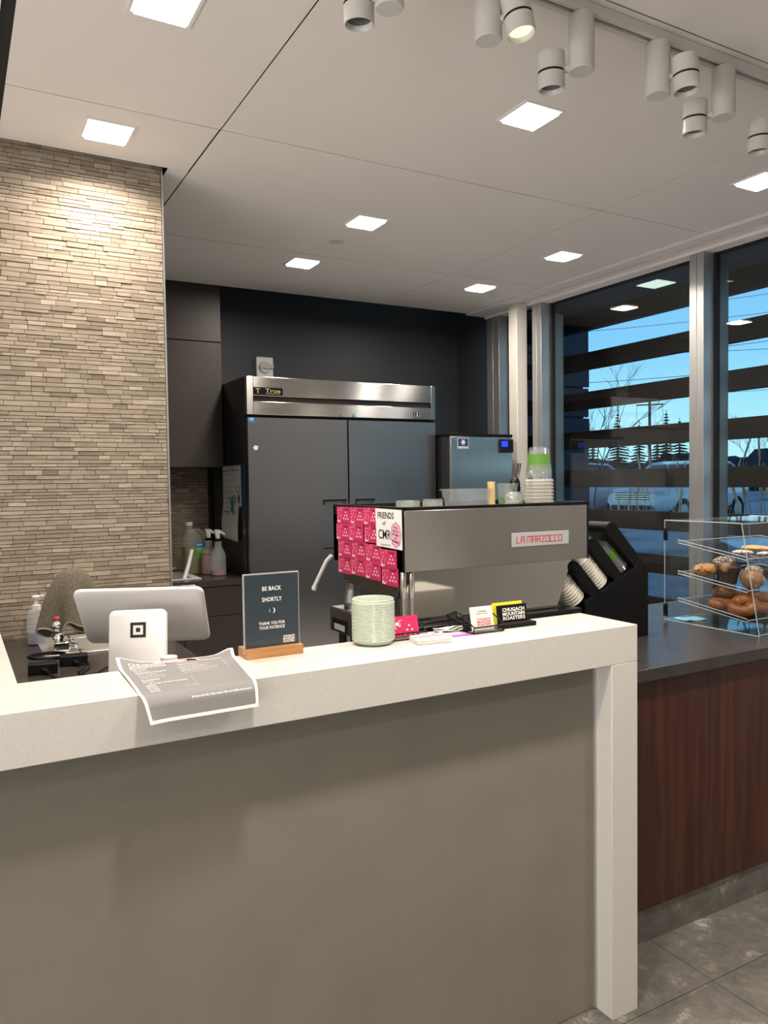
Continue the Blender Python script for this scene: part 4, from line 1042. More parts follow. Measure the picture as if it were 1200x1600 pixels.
def pastry(shape, x, y, k, mm, label, cat, s=1.0, rz=0, dz=0, tilt=0):
    z = tz(y, k)+.0035+dz; rnd = random.Random(hash(label) % 1000 if False else int(x*1000+y*100)); ph = [rnd.random()*6 for _ in range(6)]
    def wob(d): return 1+.035*math.sin(4*d.x+ph[0])*math.cos(3*d.y+ph[1])+.025*math.sin(9*d.z+ph[2]+5*d.x)
    m = MB()
    if shape == 'bagel':
        n, q = 36, 16; Rr, r = .0335*s, .0245*s; vs = []
        for i in range(n):
            a = 2*PI*i/n
            for j in range(q):
                b = 2*PI*j/q; rr_ = r*(1+.07*math.sin(3*a+ph[0])+.03*math.sin(7*a+b))
                vs.append(((Rr+rr_*math.cos(b))*math.cos(a), (Rr+rr_*math.cos(b))*math.sin(a), .0195*s+rr_*math.sin(b)*.95))
        m.add(vs, [(i*q+j, ((i+1) % n)*q+j, ((i+1) % n)*q+(j+1) % q, i*q+(j+1) % q) for i in range(n) for j in range(q)])
        hh = .02
    elif shape == 'cookie': m.ball((0,0,.009*s), (.045*s, .045*s, .010*s), 30, 12, wob)
    elif shape == 'scone': m.ball((0,0,.020*s), (.052*s, .035*s, .021*s), 30, 16, wob)
    elif shape == 'muffin':
        m.ball((0,0,.050*s), (.040*s, .040*s, .026*s), 30, 16, lambda d: wob(d)*(1 if d.z > 0 else .93))
    else: m.ball((0,0,.038*s), (.036*s, .050*s, .040*s), 30, 16, wob)
    if tilt:
        Rm = Matrix.Rotation(tilt, 3, 'Y'); m.v = [Rm @ v for v in m.v]
    zmin = min(v.z for v in m.v) if shape != 'muffin' else 0
    m.v = [V(v.x, v.y, v.z-zmin) for v in m.v]
    o = m.build(shape if shape not in ('loaf',) else 'pastry_roll', M[mm], world=False); o.location = (x, y, z); o.rotation_euler = (0, 0, rz)
    tag(o, label, cat)
    if shape == 'muffin':
        m = MB(); m.lathe([(.024*s, 0), (.034*s, .045*s)], (0,0,0), seg=36, rfun=lambda th, h, i: 1+.03*math.sin(18*th)); m.build('muffin_case', M['muffin_case'], o, world=False)
    return o
pastry('cookie', 2.775, 1.975, 0, 'cookie', 'golden cookie on the top tray, left one', 'cookie', 1.0)
pastry('cookie', 2.845, 1.925, 0, 'cookie', 'golden cookie on the top tray, cut off by photo edge', 'cookie', 1.0)
pastry('cookie', 2.80, 1.96, 0, 'cookie', 'pale cookie underneath the two golden cookies', 'cookie', .95, dz=-.0) .location.z += .0
pastry('cookie', 2.655, 1.935, 0, 'sugared', 'sugar dusted chocolate cookie on the top tray, left one', 'cookie', .85)
pastry('cookie', 2.735, 1.885, 0, 'sugared', 'sugar dusted chocolate cookie on the top tray, near the front', 'cookie', .85)
pastry('scone', 2.650, 2.100, 1, 'scone', 'golden chocolate chip scone at the back left of middle tray', 'scone', 1.2, .1)
pastry('muffin', 2.712, 2.060, 1, 'seeded', 'dark seeded muffin at the back of the middle tray', 'muffin', 1.1)
pastry('muffin', 2.628, 1.975, 1, 'muffin_dark', 'dark chocolate muffin in a brown case on middle tray', 'muffin', 1.15)
pastry('loaf', 2.645, 1.888, 1, 'muffin_tan', 'large tan drizzled pastry at the front of middle tray', 'pastry', .92, .2)
pastry('muffin', 2.745, 1.95, 1, 'sugared', 'sugar topped muffin behind the large drizzled pastry', 'muffin', .9)
pastry('bagel', 2.710, 2.050, 2, 'bagel', 'brown bagel leaning at the back of the bottom tray', 'bagel', .95, .3, .012, .35)
pastry('bagel', 2.628, 2.010, 2, 'bagel', 'brown bagel lying flat at the left of the bottom tray', 'bagel', .85, .9)
pastry('bagel', 2.628, 1.905, 2, 'bagel', 'largest brown bagel at the front of the bottom tray', 'bagel', 1.0, .2, .003, -.55)
pastry('bagel', 2.800, 1.99, 2, 'bagel', 'brown bagel at the right of the bottom tray', 'bagel', 1.0, .2, .008, .25)
pastry('bagel', 2.735, 1.925, 2, 'bagel', 'dark brown bagel between the front bagel and right bagel', 'bagel', .85, 1.2)

# ------------------------------------------------------------------ refrigerator
fr_ = thing('refrigerator', (2.277, 4.95, 0), 'tall stainless steel two-door commercial refrigerator against the dark wall', 'refrigerator')
FX0, FX1 = 1.590, 2.963
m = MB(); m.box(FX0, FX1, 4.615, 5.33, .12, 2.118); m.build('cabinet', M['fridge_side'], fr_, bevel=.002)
for a, b in ((FX0+.004, FX0+.046), (FX1-.035, FX1-.002)):
    m = MB(); m.box(a, b, 4.565, 4.6145, 1.884, 2.118); m.build('end_cap', M['steel_h'], fr_, bevel=.002)
m = MB(); m.box(FX0+.0465, FX1-.0355, 4.568, 4.6145, 1.999, 2.118); m.build('upper_fascia', M['steel_h'], fr_, bevel=.003)
m = MB(); m.box(FX0+.0465, FX1-.0355, 4.568, 4.6145, 1.884, 1.966); m.build('lower_fascia', M['steel_h'], fr_, bevel=.003)
m = MB(); m.box(FX0+.0465, FX1-.0355, 4.605, 4.6147, 1.966, 1.999); m.build('grille_groove', M['steel_brown'], fr_, smooth=False)  # recess shade put into the colour: darker metal than the fascia
m = MB(); m.box(1.638, 1.830, 4.5655, 4.568, 2.006, 2.052); bd = m.build('maker_plate', M['black_gloss'], fr_, smooth=False)
m = MB(); put_text(m, 'True', (1.765, 4.565, 2.033), (1,0,0), (0,0,1), width=.10, height=.026, bold=.02); put_text(m, 'REFRIGERATION', (1.765, 4.565, 2.014), (1,0,0), (0,0,1), width=.09, height=.008); put_text(m, 'T', (1.667, 4.565, 2.030), (1,0,0), (0,0,1), width=.026, height=.030, bold=.03); m.build('plate_lettering', M['gold'], bd, smooth=False)
for x in (2.240, 2.328):
    m = MB(); m.cyl((x, 4.568, 1.902), (x, 4.560, 1.902), .013, seg=20); m.build('lock', M['chrome'], fr_)
m = MB(); m.cyl((2.812, 4.568, 1.922), (2.812, 4.565, 1.922), .028, seg=28); bb = m.build('round_emblem', M['black_gloss'], fr_)
m = MB(); m.tube([(2.812+.022*math.cos(a), 4.5645, 1.922+.022*math.sin(a)) for a in [2*PI*k/24 for k in range(25)]], .0012, 5); put_text(m, '2', (2.812, 4.5645, 1.922), (1,0,0), (0,0,1), height=.024, sx=1, bold=.02); m.build('emblem_mark', M['white_metal'], bb)
m = MB(); m.box(FX0+.002, FX1-.002, 4.59, 4.6147, 1.868, 1.883); m.build('shadow_gap', M['black_matte'], fr_, smooth=False)
for (a, b, hx0, hx1) in ((FX0+.008, 2.276, 2.100, 2.262), (2.287, FX1-.002, 2.335, 2.470)):
    # door with a recessed pull
    m = MB(); y0, y1 = 4.568, 4.613
    hz0, hz1 = 1.034, 1.345
    m.box(a, hx0, y0, y1, .16, 1.866); m.box(hx1, b, y0, y1, .16, 1.866); m.box(hx0, hx1, y0, y1, .16, hz0); m.box(hx0, hx1, y0, y1, hz1, 1.866)
    dd = m.build('door', M['steel_door'], fr_, smooth=False)
    m = MB(); m.box(hx0, hx1, 4.600, 4.612, hz0, hz1); m.build('pull_recess', M['steel_door'], dd, smooth=False)
    m = MB(); m.box(hx0-.004, hx1+.002, 4.555, 4.600, hz1-.006, hz1+.006); m.box(hx0-.004, hx0+.004, 4.563, 4.600, hz1-.03, hz1-.0061); m.box(hx0-.004, hx1+.002, 4.562, 4.600, hz0-.004, hz0+.004); m.build('handle', M['black_matte'], dd, bevel=.002)
m = MB(); m.box(FX0+.02, FX1-.02, 4.66, 5.30, .005, .119); m.build('plinth', M['black_matte'], fr_, smooth=False)
m = MB(); m.box(1.604, 1.640, 4.5665, 4.5678, 1.838, 1.866); o = tag(m.build('energy_sticker', M['blue_bright'], smooth=False), 'small square blue sticker at the refrigerator door top left corner', 'sticker')
m = MB(); put_text(m, 'energy', (1.622, 4.566, 1.852), (1,0,0), (0,0,1), width=.026, height=.010); m.tube([(1.610+.003*k, 4.5662, 1.858+.004*math.sin(k*.4)) for k in range(9)], .0008, 4); m.build('sticker_print', M['ink_white'], o, smooth=False)
m = MB(); m.prism([(1.628,1.680),(1.640,1.695),(1.662,1.690),(1.658,1.668),(1.640,1.665)], 'xz', 4.564, 4.5675); tag(m.build('white_magnet', M['white_plastic'], smooth=False), 'small white magnet high on the left refrigerator door', 'magnet')

# calendar and paper clipped on the fridge side (faces the left)
cl = thing('wall_calendar', (1.586, 4.83, 1.32), 'calendar page on a blue board hung on the refrigerator side', 'calendar')
XF = 1.5885
m = MB(); m.box(XF-.003, XF, 4.60+.02, 5.05, 1.310, 1.585); m.build('blue_board', M['navy'], cl, smooth=False)
m = MB(); m.box(XF-.0045, XF-.0031, 4.68, 5.045, 1.318, 1.575); m.build('calendar_page', M['paper_white'], cl, smooth=False)
m = MB(); xq = XF-.0050
put_text(m, 'SEPTEMBER', (xq, 4.86, 1.562), (0,-1,0), (0,0,1), width=.16, height=.008)
for k in range(7): quad(m, (xq, 5.02-.048*k, 1.545), (0,-1,0), (0,0,1), .032, .007)
for r_ in range(5):
    for k in range(7): put_text(m, str(1+r_*7+k) if r_*7+k < 30 else '-', (xq, 5.03-.048*k, 1.530-.04*r_), (0,-1,0), (0,0,1), height=.009)
for r_ in range(4):
    for k in range(5): quad(m, (xq, 5.02-.048*k, 1.518-.04*r_), (0,-1,0), (0,0,1), .024, .0025, .2*math.sin(k*r_))
for (y, z) in ((4.73, 1.42), (4.82, 1.365)): m.tube([(xq, y+.03*math.cos(a), z+.02*math.sin(a)) for a in [2*PI*k/16 for k in range(17)]], .0015, 4)
m.build('calendar_print', M['ink_black'], cl, smooth=False)
m = MB(); quad(m, (xq, 4.72, 1.365), (0,-1,0), (0,0,1), .03, .055, .1); m.build('blue_drawing', M['navy'], cl, smooth=False)
for i, (dy, dz, dx, L) in enumerate(((0, 0, 0, 'white paper sheet clipped below the calendar, front one'), (-.03, -.01, .006, 'white paper sheet clipped below the calendar, angled behind the front one'))):
    m = MB(); m.sheet(lambda u, v: (V(XF-.012-dx*.0-.012*math.sin(v*2)*(1-u*.4)+dx-.0, 5.02-.30*u*(1 if i == 0 else .9)+dy+.01*v, 1.328-.215*v+dz-.01*u*v), V(-1,0,0)), 10, 12, .0004)
    o = tag(m.build('clipped_paper', M['paper_white']), L, 'paper', 'papers clipped on the refrigerator side')
    if i == 0:
        m = MB()
        for k, (w_, z) in enumerate(((.12,1.305),(.16,1.285),(.14,1.277),(.13,1.262))): quad(m, (XF-.0165-(.004 if k else .001), 4.90, z), (0,-1,0), (0,0,1), w_, .002, -.03)
        m.build('paper_print', M['ink_black'], o, smooth=False)
ck = thing('clip', (XF-.02, 4.80, 1.31), 'teal bulldog clip holding papers on the refrigerator side', 'clip')
m = MB(); m.obox((XF-.022, 4.805, 1.315), [(0,1,-.6),(0,.6,1),(1,0,0)], (.02,.12,.006)); m.obox((XF-.022, 4.80, 1.325), [(0,1,.7),(0,-.7,1),(1,0,0)], (.02,.09,.006)); m.build('jaw', M['teal'], ck, bevel=.002)

# fire alarm on the back wall
fa = thing('fire_alarm', (2.0, 5.384, 2.19), 'white square wall fire alarm strobe above the refrigerator', 'fire alarm')
m = MB(); m.box(1.948, 2.076, 5.352, 5.3845, 2.190, 2.372); m.build('housing', M['white_plastic'], fa, bevel=.006)
m = MB(); m.lathe([(.048,0),(.044,.012)], (2.010, 5.3515, 2.298), (0,-1,0), 8); m.build('strobe_dome', M['badge'], fa)
m = MB(); m.box(1.965, 2.072, 5.333, 5.3385, 2.288, 2.318); m.build('strobe_bar', M['steel'], fa, bevel=.002)
m = MB(); put_text(m, 'FIRE', (2.045, 5.3515, 2.215), (1,0,0), (0,0,1), width=.045, height=.016, bold=.02); m.build('lettering', M['red_logo'], fa, smooth=False)

# ------------------------------------------------------------------ ice machine
im = thing('ice_machine', (3.247, 4.7, 0), 'stainless steel ice machine with blue display beside the refrigerator', 'ice machine')
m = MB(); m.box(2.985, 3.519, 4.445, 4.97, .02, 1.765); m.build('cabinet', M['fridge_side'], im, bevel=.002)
m = MB(); m.box(2.980, 3.522, 4.42, 4.975, 1.766, 1.785); m.build('lid', M['black_matte'], im, bevel=.002)
m = MB(); m.box(2.990, 3.519, 4.423, 4.4445, 1.05, 1.765); m.build('front_door', M['steel'], im, bevel=.003)
m = MB(); m.box(2.990, 3.519, 4.43, 4.4445, .10, 1.04); m.build('bin_front', M['steel'], im, bevel=.003)
m = MB(); m.box(3.046, 3.138, 4.4205, 4.4228, 1.680, 1.752); bd = m.build('maker_plate', M['badge'], im, smooth=False)
m = MB(); m.box(3.052, 3.132, 4.4195, 4.4204, 1.698, 1.748); m.build('blue_field', M['blue_label'], bd, smooth=False)
m = MB()
for k in range(3): quad(m, (3.092, 4.4190, 1.724), (1,0,0), (0,0,1), .040, .007, k*PI/3)
put_text(m, 'MANITOWOC', (3.092, 4.4195, 1.689), (1,0,0), (0,0,1), width=.07, height=.009); m.build('snowflake_mark', M['ink_white'], bd, smooth=False)
m = MB(); m.box(3.405, 3.518, 4.405, 4.4228, 1.655, 1.750); cp = m.build('control_panel', M['black_gloss'], im, bevel=.004)
m = MB(); m.box(3.412, 3.466, 4.403, 4.4048, 1.696, 1.735); m.build('blue_display', M['lcd_blue'], cp, smooth=False)

# back bar tap handle glimpsed between the ice machine and cups
tp = thing('tap', (3.42, 3.9, 1.40), 'black handled metal tap glimpsed left of the clear cup stack', 'tap')
hx_, hy_ = 3.12, 3.87
m = MB(); m.cyl((hx_, hy_, .88), (hx_, hy_, 1.42), .018); m.build('tap_post', M['black_matte'], tp)
m = MB(); m.ball((hx_-.02, hy_, 1.435), (.035,.03,.045)); m.build('tap_body', M['black_gloss'], tp)
m = MB(); m.tube([(hx_-.005, hy_, 1.46), (hx_+.01, hy_, 1.52), (hx_+.015, hy_, 1.565)], .011, 10, lambda t: .7+.5*t); m.build('tap_handle', M['chrome'], tp)
m = MB(); m.box(hx_-.25, hx_+.30, hy_-.25, hy_+.30, .842, .879); m.box(hx_-.24, hx_+.29, hy_-.24, hy_+.29, 0, .842); tag(m.build('tap_cabinet', M['cabinet_dark'], smooth=False), 'dark low cabinet by the window hidden behind the espresso machine', 'cabinet')

# ------------------------------------------------------------------ upper cabinet, back counter, sink things
uc = thing('upper_cabinet', (1.19, 5.2, 1.573), 'tall dark brown upper cabinet beside the refrigerator', 'cabinet')
m = MB(); m.box(.802, 1.584, 5.042, 5.345, 1.573, 2.86); m.build('carcass', M['cab_door'], uc, smooth=False)
m = MB(); m.box(.802, 1.584, 5.020, 5.0415, 1.573, 2.386); m.build('lower_door', M['cab_door'], uc, bevel=.001)
m = MB(); m.box(.802, 1.584, 5.020, 5.0415, 2.392, 2.86); m.build('upper_door', M['cab_door'], uc, bevel=.001)
bk_ = thing('back_counter', (1.19, 4.97, 0), 'dark counter with small sink below the upper cabinet', 'counter')
m = MB(); HX0, HX1, HY0, HY1 = .95, 1.29, 4.74, 5.12
m.box(.802, HX0, 4.60, 5.345, .840, .878); m.box(HX1, 1.584, 4.60, 5.345, .840, .878); m.box(HX0, HX1, 4.60, HY0, .84, .878); m.box(HX0, HX1, HY1, 5.345, .84, .878); m.build('worktop', M['counter_dark'], bk_, smooth=False)
m = MB(); m.box(.802, 1.584, 4.62, 5.345, .002, .70); m.box(.802, 1.584, 4.62, 4.70, .7, .839); m.build('cabinet_body', M['cabinet_dark'], bk_, smooth=False)
for (a, b) in ((.805, 1.19), (1.195, 1.58)):
    m = MB(); m.box(a, b, 4.605, 4.6195, .66, .835); m.build('drawer', M['cabinet_dark'], bk_, bevel=.001)
    m = MB(); m.box(a, b, 4.605, 4.6195, .10, .655); m.build('door', M['cabinet_dark'], bk_, bevel=.001)
s2 = thing('hand_sink', (1.12, 4.93, .878), 'small stainless steel hand sink under the dark upper cabinet', 'sink')
m = MB(); z = .878
m.box(HX0-.03, HX0+.005, HY0-.03, HY1+.03, z, z+.006); m.box(HX1-.005, HX1+.045, HY0-.03, HY1+.03, z, z+.006); m.box(HX0, HX1, HY0-.03, HY0+.005, z, z+.006); m.box(HX0, HX1, HY1-.005, HY1+.03, z, z+.006); m.build('rim', M['white_metal'], s2, bevel=.002)
m = MB(); loft(m, [rr(HX0+.003, HX1-.003, HY0+.003, HY1-.003, .05, z+.002), rr(HX0+.01, HX1-.01, HY0+.01, HY1-.01, .05, z-.10), rr(HX0+.04, HX1-.04, HY0+.04, HY1-.04, .03, z-.12)]); m.build('basin', M['sink_steel'], s2)
m = MB(); m.tube([(1.245, 4.80, .865), (1.29, 4.86, .945), (1.335, 4.93, 1.040)], .0135, 12); tag(m.build('scraper_handle', M['white_plastic']), 'white plastic utensil handle leaning out of the hand sink', 'utensil')
m = MB(); m.tube([(1.10, 5.13, .897), (1.29, 5.17, .905)], .010, 10); tag(m.build('sink_brush', M['white_plastic']), 'white rod lying across the back of the hand sink', 'utensil')
jg = thing('cleaner_jug', (1.385, 5.06, .878), 'large translucent jug of yellow cleaner with green label by hand sink', 'jug')
x, y, z = 1.392, 5.06, .8785
def jr(w_, d, zz, rad, ox=0): return rr(x-w_/2+ox, x+w_/2+ox, y-d/2, y+d/2, rad, zz)
m = MB(); loft(m, [jr(.155,.11,z,.025), jr(.162,.115,z+.006,.03), jr(.162,.115,z+.185,.03), jr(.145,.10,z+.225,.03,-.01), jr(.085,.075,z+.275,.03,-.030), jr(.046,.046,z+.298,.02,-.038), jr(.042,.042,z+.315,.02,-.038)], True, True); m.build('jug_body', M['milky_jug'], jg, angle=60)
m = MB(); loft(m, [jr(.15,.105,z+.001,.025), jr(.158,.111,z+.006,.03), jr(.158,.111,z+.172,.03)], True, True); m.build('cleaner_liquid', M['liquid_yellow'], jg)
m = MB(); m.tube([(x-.02, y-.005, z+.278), (x+.015, y-.005, z+.286), (x+.045, y-.005, z+.268), (x+.066, y-.005, z+.235), (x+.072, y-.005, z+.20)], .0105, 10); m.build('handle', M['milky_jug'], jg)
m = MB(); m.lathe([(.024,.312),(.024,.335),(.022,.337)], (x-.038, y, z), seg=24); m.build('cap', M['white_plastic'], jg)
m = MB(); m.box(x-.015, x+.075, y-.0590, y-.0582, z+.10, z+.195); lb = m.build('label', M['green_label'], jg, smooth=False)
m = MB(); m.box(x-.018, x+.055, y-.0600, y-.0591, z+.176, z+.200); m.build('blue_band', M['blue_bright'], lb, smooth=False)
m = MB(); [quad(m, (x-.004+.009*q_, y-.0606, z+.188), (1,0,0), (0,0,1), .006, .008) for q_ in range(5)]; put_text(m, 'SANITIZER', (x+.028, y-.0600, z+.160), (1,0,0), (0,0,1), width=.07, height=.011, bold=.02); put_text(m, 'dish detergent', (x+.022, y-.0600, z+.145), (1,0,0), (0,0,1), width=.05, height=.006); m.build('label_lettering', M['ink_white'], lb, smooth=False)
def spray(x, y, label, lvl):
    t = thing('spray_bottle', (x, y, .878), label, 'spray bottle', 'spray bottles by the hand sink'); z = .8785
    m = MB(); m.lathe([(.045,0),(.050,.004),(.050,.115),(.046,.14),(.030,.17),(.024,.185),(.024,.215),(.020,.217)], (x, y, z), seg=28); m.build('bottle_body', M['milky'], t)
    m = MB(); m.lathe([(.046,.002),(.0485,.005),(.0485,lvl)], (x, y, z), seg=28); m.build('liquid', M['liquid_pink'], t)
    m = MB(); m.lathe([(.021,.217),(.021,.232)], (x, y, z), seg=20); m.build('collar', M['black_matte'], t)
    m = MB(); m.prism([(x-.022, z+.292), (x+.012, z+.290), (x+.050, z+.262), (x+.044, z+.254), (x+.012, z+.268), (x+.012, z+.233), (x-.012, z+.233), (x-.016, z+.262)], 'xz', y-.013, y+.013); m.build('trigger_head', M['white_plastic'], t, bevel=.003)
spray(1.478, 4.84, 'translucent spray bottle with a little pink liquid, in front', .035)
spray(1.452, 4.955, 'translucent spray bottle mostly full of pink liquid, behind the other', .135)

# ------------------------------------------------------------------ outside: soffit, louvres, screen
m = MB()
for (a, b) in ((-3, .6), (.605, 1.85), (1.855, 3.1), (3.105, 4.35), (4.355, 5.6)): m.box(3.83, 4.60, a, b, 2.76, 2.80)
struct(m.build('soffit', M['soffit'], smooth=False))
t = thing('soffit_light', (4.17, 3.70, 2.76), 'square downlight in the outdoor soffit seen through the window', 'ceiling light')
m = MB(); m.box(4.085, 4.255, 3.61, 3.79, 2.7555, 2.7598); m.build('diffuser', M['ext_diffuser'], t, smooth=False)
lv = thing('louvre_screen', (4.4, 1.9, -.3), 'dark wooden louvre screen of wide horizontal slats outside the window', 'louvre')
m = MB(); m.box(4.36, 4.44, -1.5, 5.3, 2.626, 2.7595); m.build('header_beam', M['slat_wood'], lv, smooth=False)
s0 = None
for k in range(8):
    z0 = 2.315-.307*k
    if s0 is None:
        m = MB(); m.box(4.38, 4.42, -1.5, 5.3, 2.315, 2.450); s0 = m.build('slat', M['slat_wood'], lv, bevel=.003); o = s0
    else:
        o = s0.copy(); col.objects.link(o); o.parent = lv; o.location.z -= .307*k
for yy in (5.1, .9, -1.3):
    m = MB(); m.box(4.43, 4.49, yy-.04, yy+.04, -.3, 2.75)
    m.build('post', M['slat_wood'], lv, smooth=False)
sc_ = thing('slatted_screen', (4.5, 5.2, -.2), 'dark navy slatted timber screen outside at the left of the window', 'screen')
for k in range(11):
    z0 = -.15+.272*k
    m = MB(); m.box(3.92, 5.135 if k % 2 else 5.128, 5.33, 5.36, z0, z0+.258); m.build('board', M['screen_board'], sc_, smooth=False)
m = MB(); m.box(3.92, 5.09, 5.362, 5.40, -.2, 2.85); m.build('backing', M['screen_board'], sc_, smooth=False)

# ground with snow
m = MB(); nx, ny = 70, 70; rnd = random.Random(3)
def gz(x, y):
    t = min(1, max(0, (x-4.2)/9)); b = -.12+.35*t*t*(3-2*t)
    ridge = .42*math.exp(-((x-30)/3.5)**2)+.05*math.sin(x*.7+y*.3)+.03*math.sin(y*1.3)
    return b + ridge*min(1, max(0, (x-5)/8))
vs = []; fs = []
for j in range(ny+1):
    for i in range(nx+1):
        x = 3.83 + 116*(i/nx)**2; y = -40 + 170*(j/ny); vs.append((x, y, gz(x, y)))
for j in range(ny):
    for i in range(nx): a = j*(nx+1)+i; fs.append((a, a+1, a+nx+2, a+nx+1))
m.add(vs, fs); struct(m.build('snowy_ground', M['snow']))

# cars
def make_car(name, loc, heading, label, paint):
    t = thing(name, loc, label, 'car', rz=heading)
    # local: +x forward, length 4.75, width 1.9, origin at ground centre
    S = [(-2.35,.55,.95,.80,1.0),(-2.25,.42,1.15,.88,1.0),(-1.6,.38,1.18,.93,1.0),(0,.36,1.12,.94,1.0),(1.1,.36,1.10,.93,1.0),(1.5,.38,1.06,.92,1.0),(2.1,.42,.98,.86,1.0),(2.36,.50,.84,.72,1.0)]
    def ring(x, z0, z1, hw):
        pts = [(-hw*.86,z0),(-hw,z0+.14),(-hw*1.01,(z0+z1)/2),(-hw*.97,z1-.08),(-hw*.86,z1),(0,z1+.035),(hw*.86,z1),(hw*.97,z1-.08),(hw*1.01,(z0+z1)/2),(hw,z0+.14),(hw*.86,z0)]
        return [V(x, a, b) for a, b in pts]
    m = MB(); loft(m, [ring(x, a, b, w_) for x, a, b, w_, _ in S], True, True); m.build('body', paint, t, world=False, angle=50)
    G = [(-2.15,1.15,1.17,.78),(-1.95,1.14,1.45,.74),(-1.5,1.13,1.66,.70),(-.3,1.11,1.70,.70),(.35,1.10,1.62,.70),(.75,1.10,1.38,.75),(1.15,1.08,1.12,.82)]
    def gr(x, z0, z1, hw): return [V(x, -.86, z0), V(x, -hw, z1-.05*(z1 > 1.3)), V(x, -hw*.85, z1), V(x, hw*.85, z1), V(x, hw, z1-.05*(z1 > 1.3)), V(x, .86, z0)]
    m = MB(); loft(m, [gr(*g) for g in G], True, True); m.build('windows', M['car_glass'], t, world=False, angle=50)
    m = MB(); loft(m, [[V(x, -hw*.9, z1), V(x, -hw*.8, z1+.025), V(x, hw*.8, z1+.025), V(x, hw*.9, z1)] for x, z0, z1, hw in G[1:5]], True, True)
    for s in (-1, 1):
        m.tube([(1.15, s*.80, 1.10), (.72, s*.73, 1.40), (.33, s*.69, 1.63), (-.3, s*.69, 1.70), (-1.5, s*.69, 1.66), (-1.98, s*.73, 1.44), (-2.2, s*.79, 1.14)], .035, 6)
        m.tube([(-.3, s*.865, 1.1), (-.28, s*.71, 1.68)], .035, 6)
    m.build('roof', paint, t, world=False)
    for x in (-1.45, 1.45):
        for s in (-1, 1):
            m = MB(); m.cyl((x, s*.70, .36), (x, s*.95, .36), .36, seg=28); wh = m.build('wheel', M['tyre'], t, world=False)
            m = MB(); m.lathe([(.22,0),(.20,.012)], (x, s*.951, .36), (0,s,0), 20); m.build('hubcap', M['badge'], wh, world=False)
    m = MB(); m.obox((2.335, 0, .76), [(1,0,.2),(0,1,0),(0,0,1)], (.06, 1.05, .26)); g = m.build('grille', M['black_gloss'], t, world=False, bevel=.03)
    m = MB()
    for k in range(4): m.box(2.36, 2.385, -.52, .52, .665+.06*k, .68+.06*k)
    m.build('grille_bars', M['chrome'], g, world=False)
    for s in (-1, 1):
        m = MB(); m.ball((2.20, s*.70, .86), (.16,.14,.06)); m.build('headlight', M['glassware'], t, world=False)
        m = MB(); m.ball((.78, s*1.02, 1.16), (.10,.12,.08)); m.build('wing_mirror', paint, t, world=False)
        m = MB(); m.box(-2.36, -2.25, s*.72-.12, s*.72+.12, .95, 1.12); m.build('tail_light', M['tail_red'], t, world=False, bevel=.01)
    m = MB(); m.box(2.30, 2.40, -.6, .6, .45, .56); m.build('lower_grille', M['black_matte'], t, world=False, bevel=.02)
    return t
hd = math.atan2(-.185, -.984)
def place(px_dir, D): return (px_dir[0]*D, px_dir[1]*D)
# direction per metre of depth through the louvre gap
make_car('parked_car', (17.72, 14.90, .20), hd, 'white parked car with black grille seen between the outdoor louvres', M['car_white'])
make_car('parked_car', (15.4, 17.3, .20), hd, 'pale silver parked car partly behind the navy slatted screen', M['car_silver'])

# ornamental grass
def grass(x, y, n, label, seed, h=1.35):
    rnd = random.Random(seed); t = thing('grass_clump', (x, y, gz(x, y)), label, 'ornamental grass', 'straw coloured grass clumps outside the window')
    m = MB(); pl = MB(); z0 = gz(x, y)-.02
    for k in range(n):
        a = rnd.random()*2*PI; L = h*(.75+.35*rnd.random()); s = rnd.random()*.38; bx, by = x+.08*math.cos(a), y+.08*math.sin(a)
        P = [V(bx+s*math.cos(a)*t_**1.6, by+s*math.sin(a)*t_**1.6, z0+L*t_) for t_ in (0,.25,.5,.75,1)]
        m.tube(P, .0019, 3)
        if k % 3 == 0:
            d = (P[-1]-P[-2]).normalized(); pl.tube([P[-1]-d*.10, P[-1]-d*.02, P[-1]+d*.06, P[-1]+d*.14], .009, 5, lambda q: 1.2-1.0*abs(q-.4))
    m.build('stems', M['straw'], t); 
    if pl.v: pl.build('plumes', M['straw'], t)
gl = ['leftmost clump near the screen', 'clump in front of the parked cars', 'clump at the left of the window mullion', 'clump directly right of the mullion', 'clump right of the mullion, taller', 'clump behind the pastry case', 'clump at the right photo edge']
for k, (x, y, n, h) in enumerate(((5.9, 5.65, 16, 1.5), (6.3, 5.45, 26, 1.62), (6.1, 4.95, 24, 1.75), (6.3, 4.35, 24, 1.85), (5.7, 3.75, 26, 1.62), (5.6, 4.35, 22, 1.15), (6.0, 3.45, 18, 1.5))):
    grass(x, y, n, 'straw coloured ornamental grass outside, ' + gl[k], 30+k, h)

# trees
def spruce(x, y, h, label, seed):
    rnd = random.Random(seed); z0 = .2; t = thing('spruce_tree', (x, y, z0), label, 'spruce tree', 'distant spruce trees')
    m = MB(); m.cyl((x, y, z0), (x, y, z0+h), .12, .02, 6); m.build('trunk', M['bark'], t)
    m = MB(); n = int(h*4)
    for k in range(n):
        q = k/n; zz = z0+h*(.12+.86*q); rad = (1-q)**.85*h*.17+.05
        for j in range(9):
            a = rnd.random()*2*PI; L = rad*(.55+.6*rnd.random()); dx, dy = math.cos(a), math.sin(a)
            m.add([(x, y, zz+.06), (x+dx*L-dy*.1*rad, y+dy*L+dx*.1*rad, zz-.16*L), (x+dx*L*1.15, y+dy*L*1.15, zz-.30*L), (x+dx*L+dy*.1*rad, y+dy*L-dx*.1*rad, zz-.16*L), (x, y, zz-.12)], [(0,1,4), (0,3,4), (1,2,4), (2,3,4), (0,1,2), (0,2,3)])
    m.build('foliage', M['spruce'], t, smooth=False)
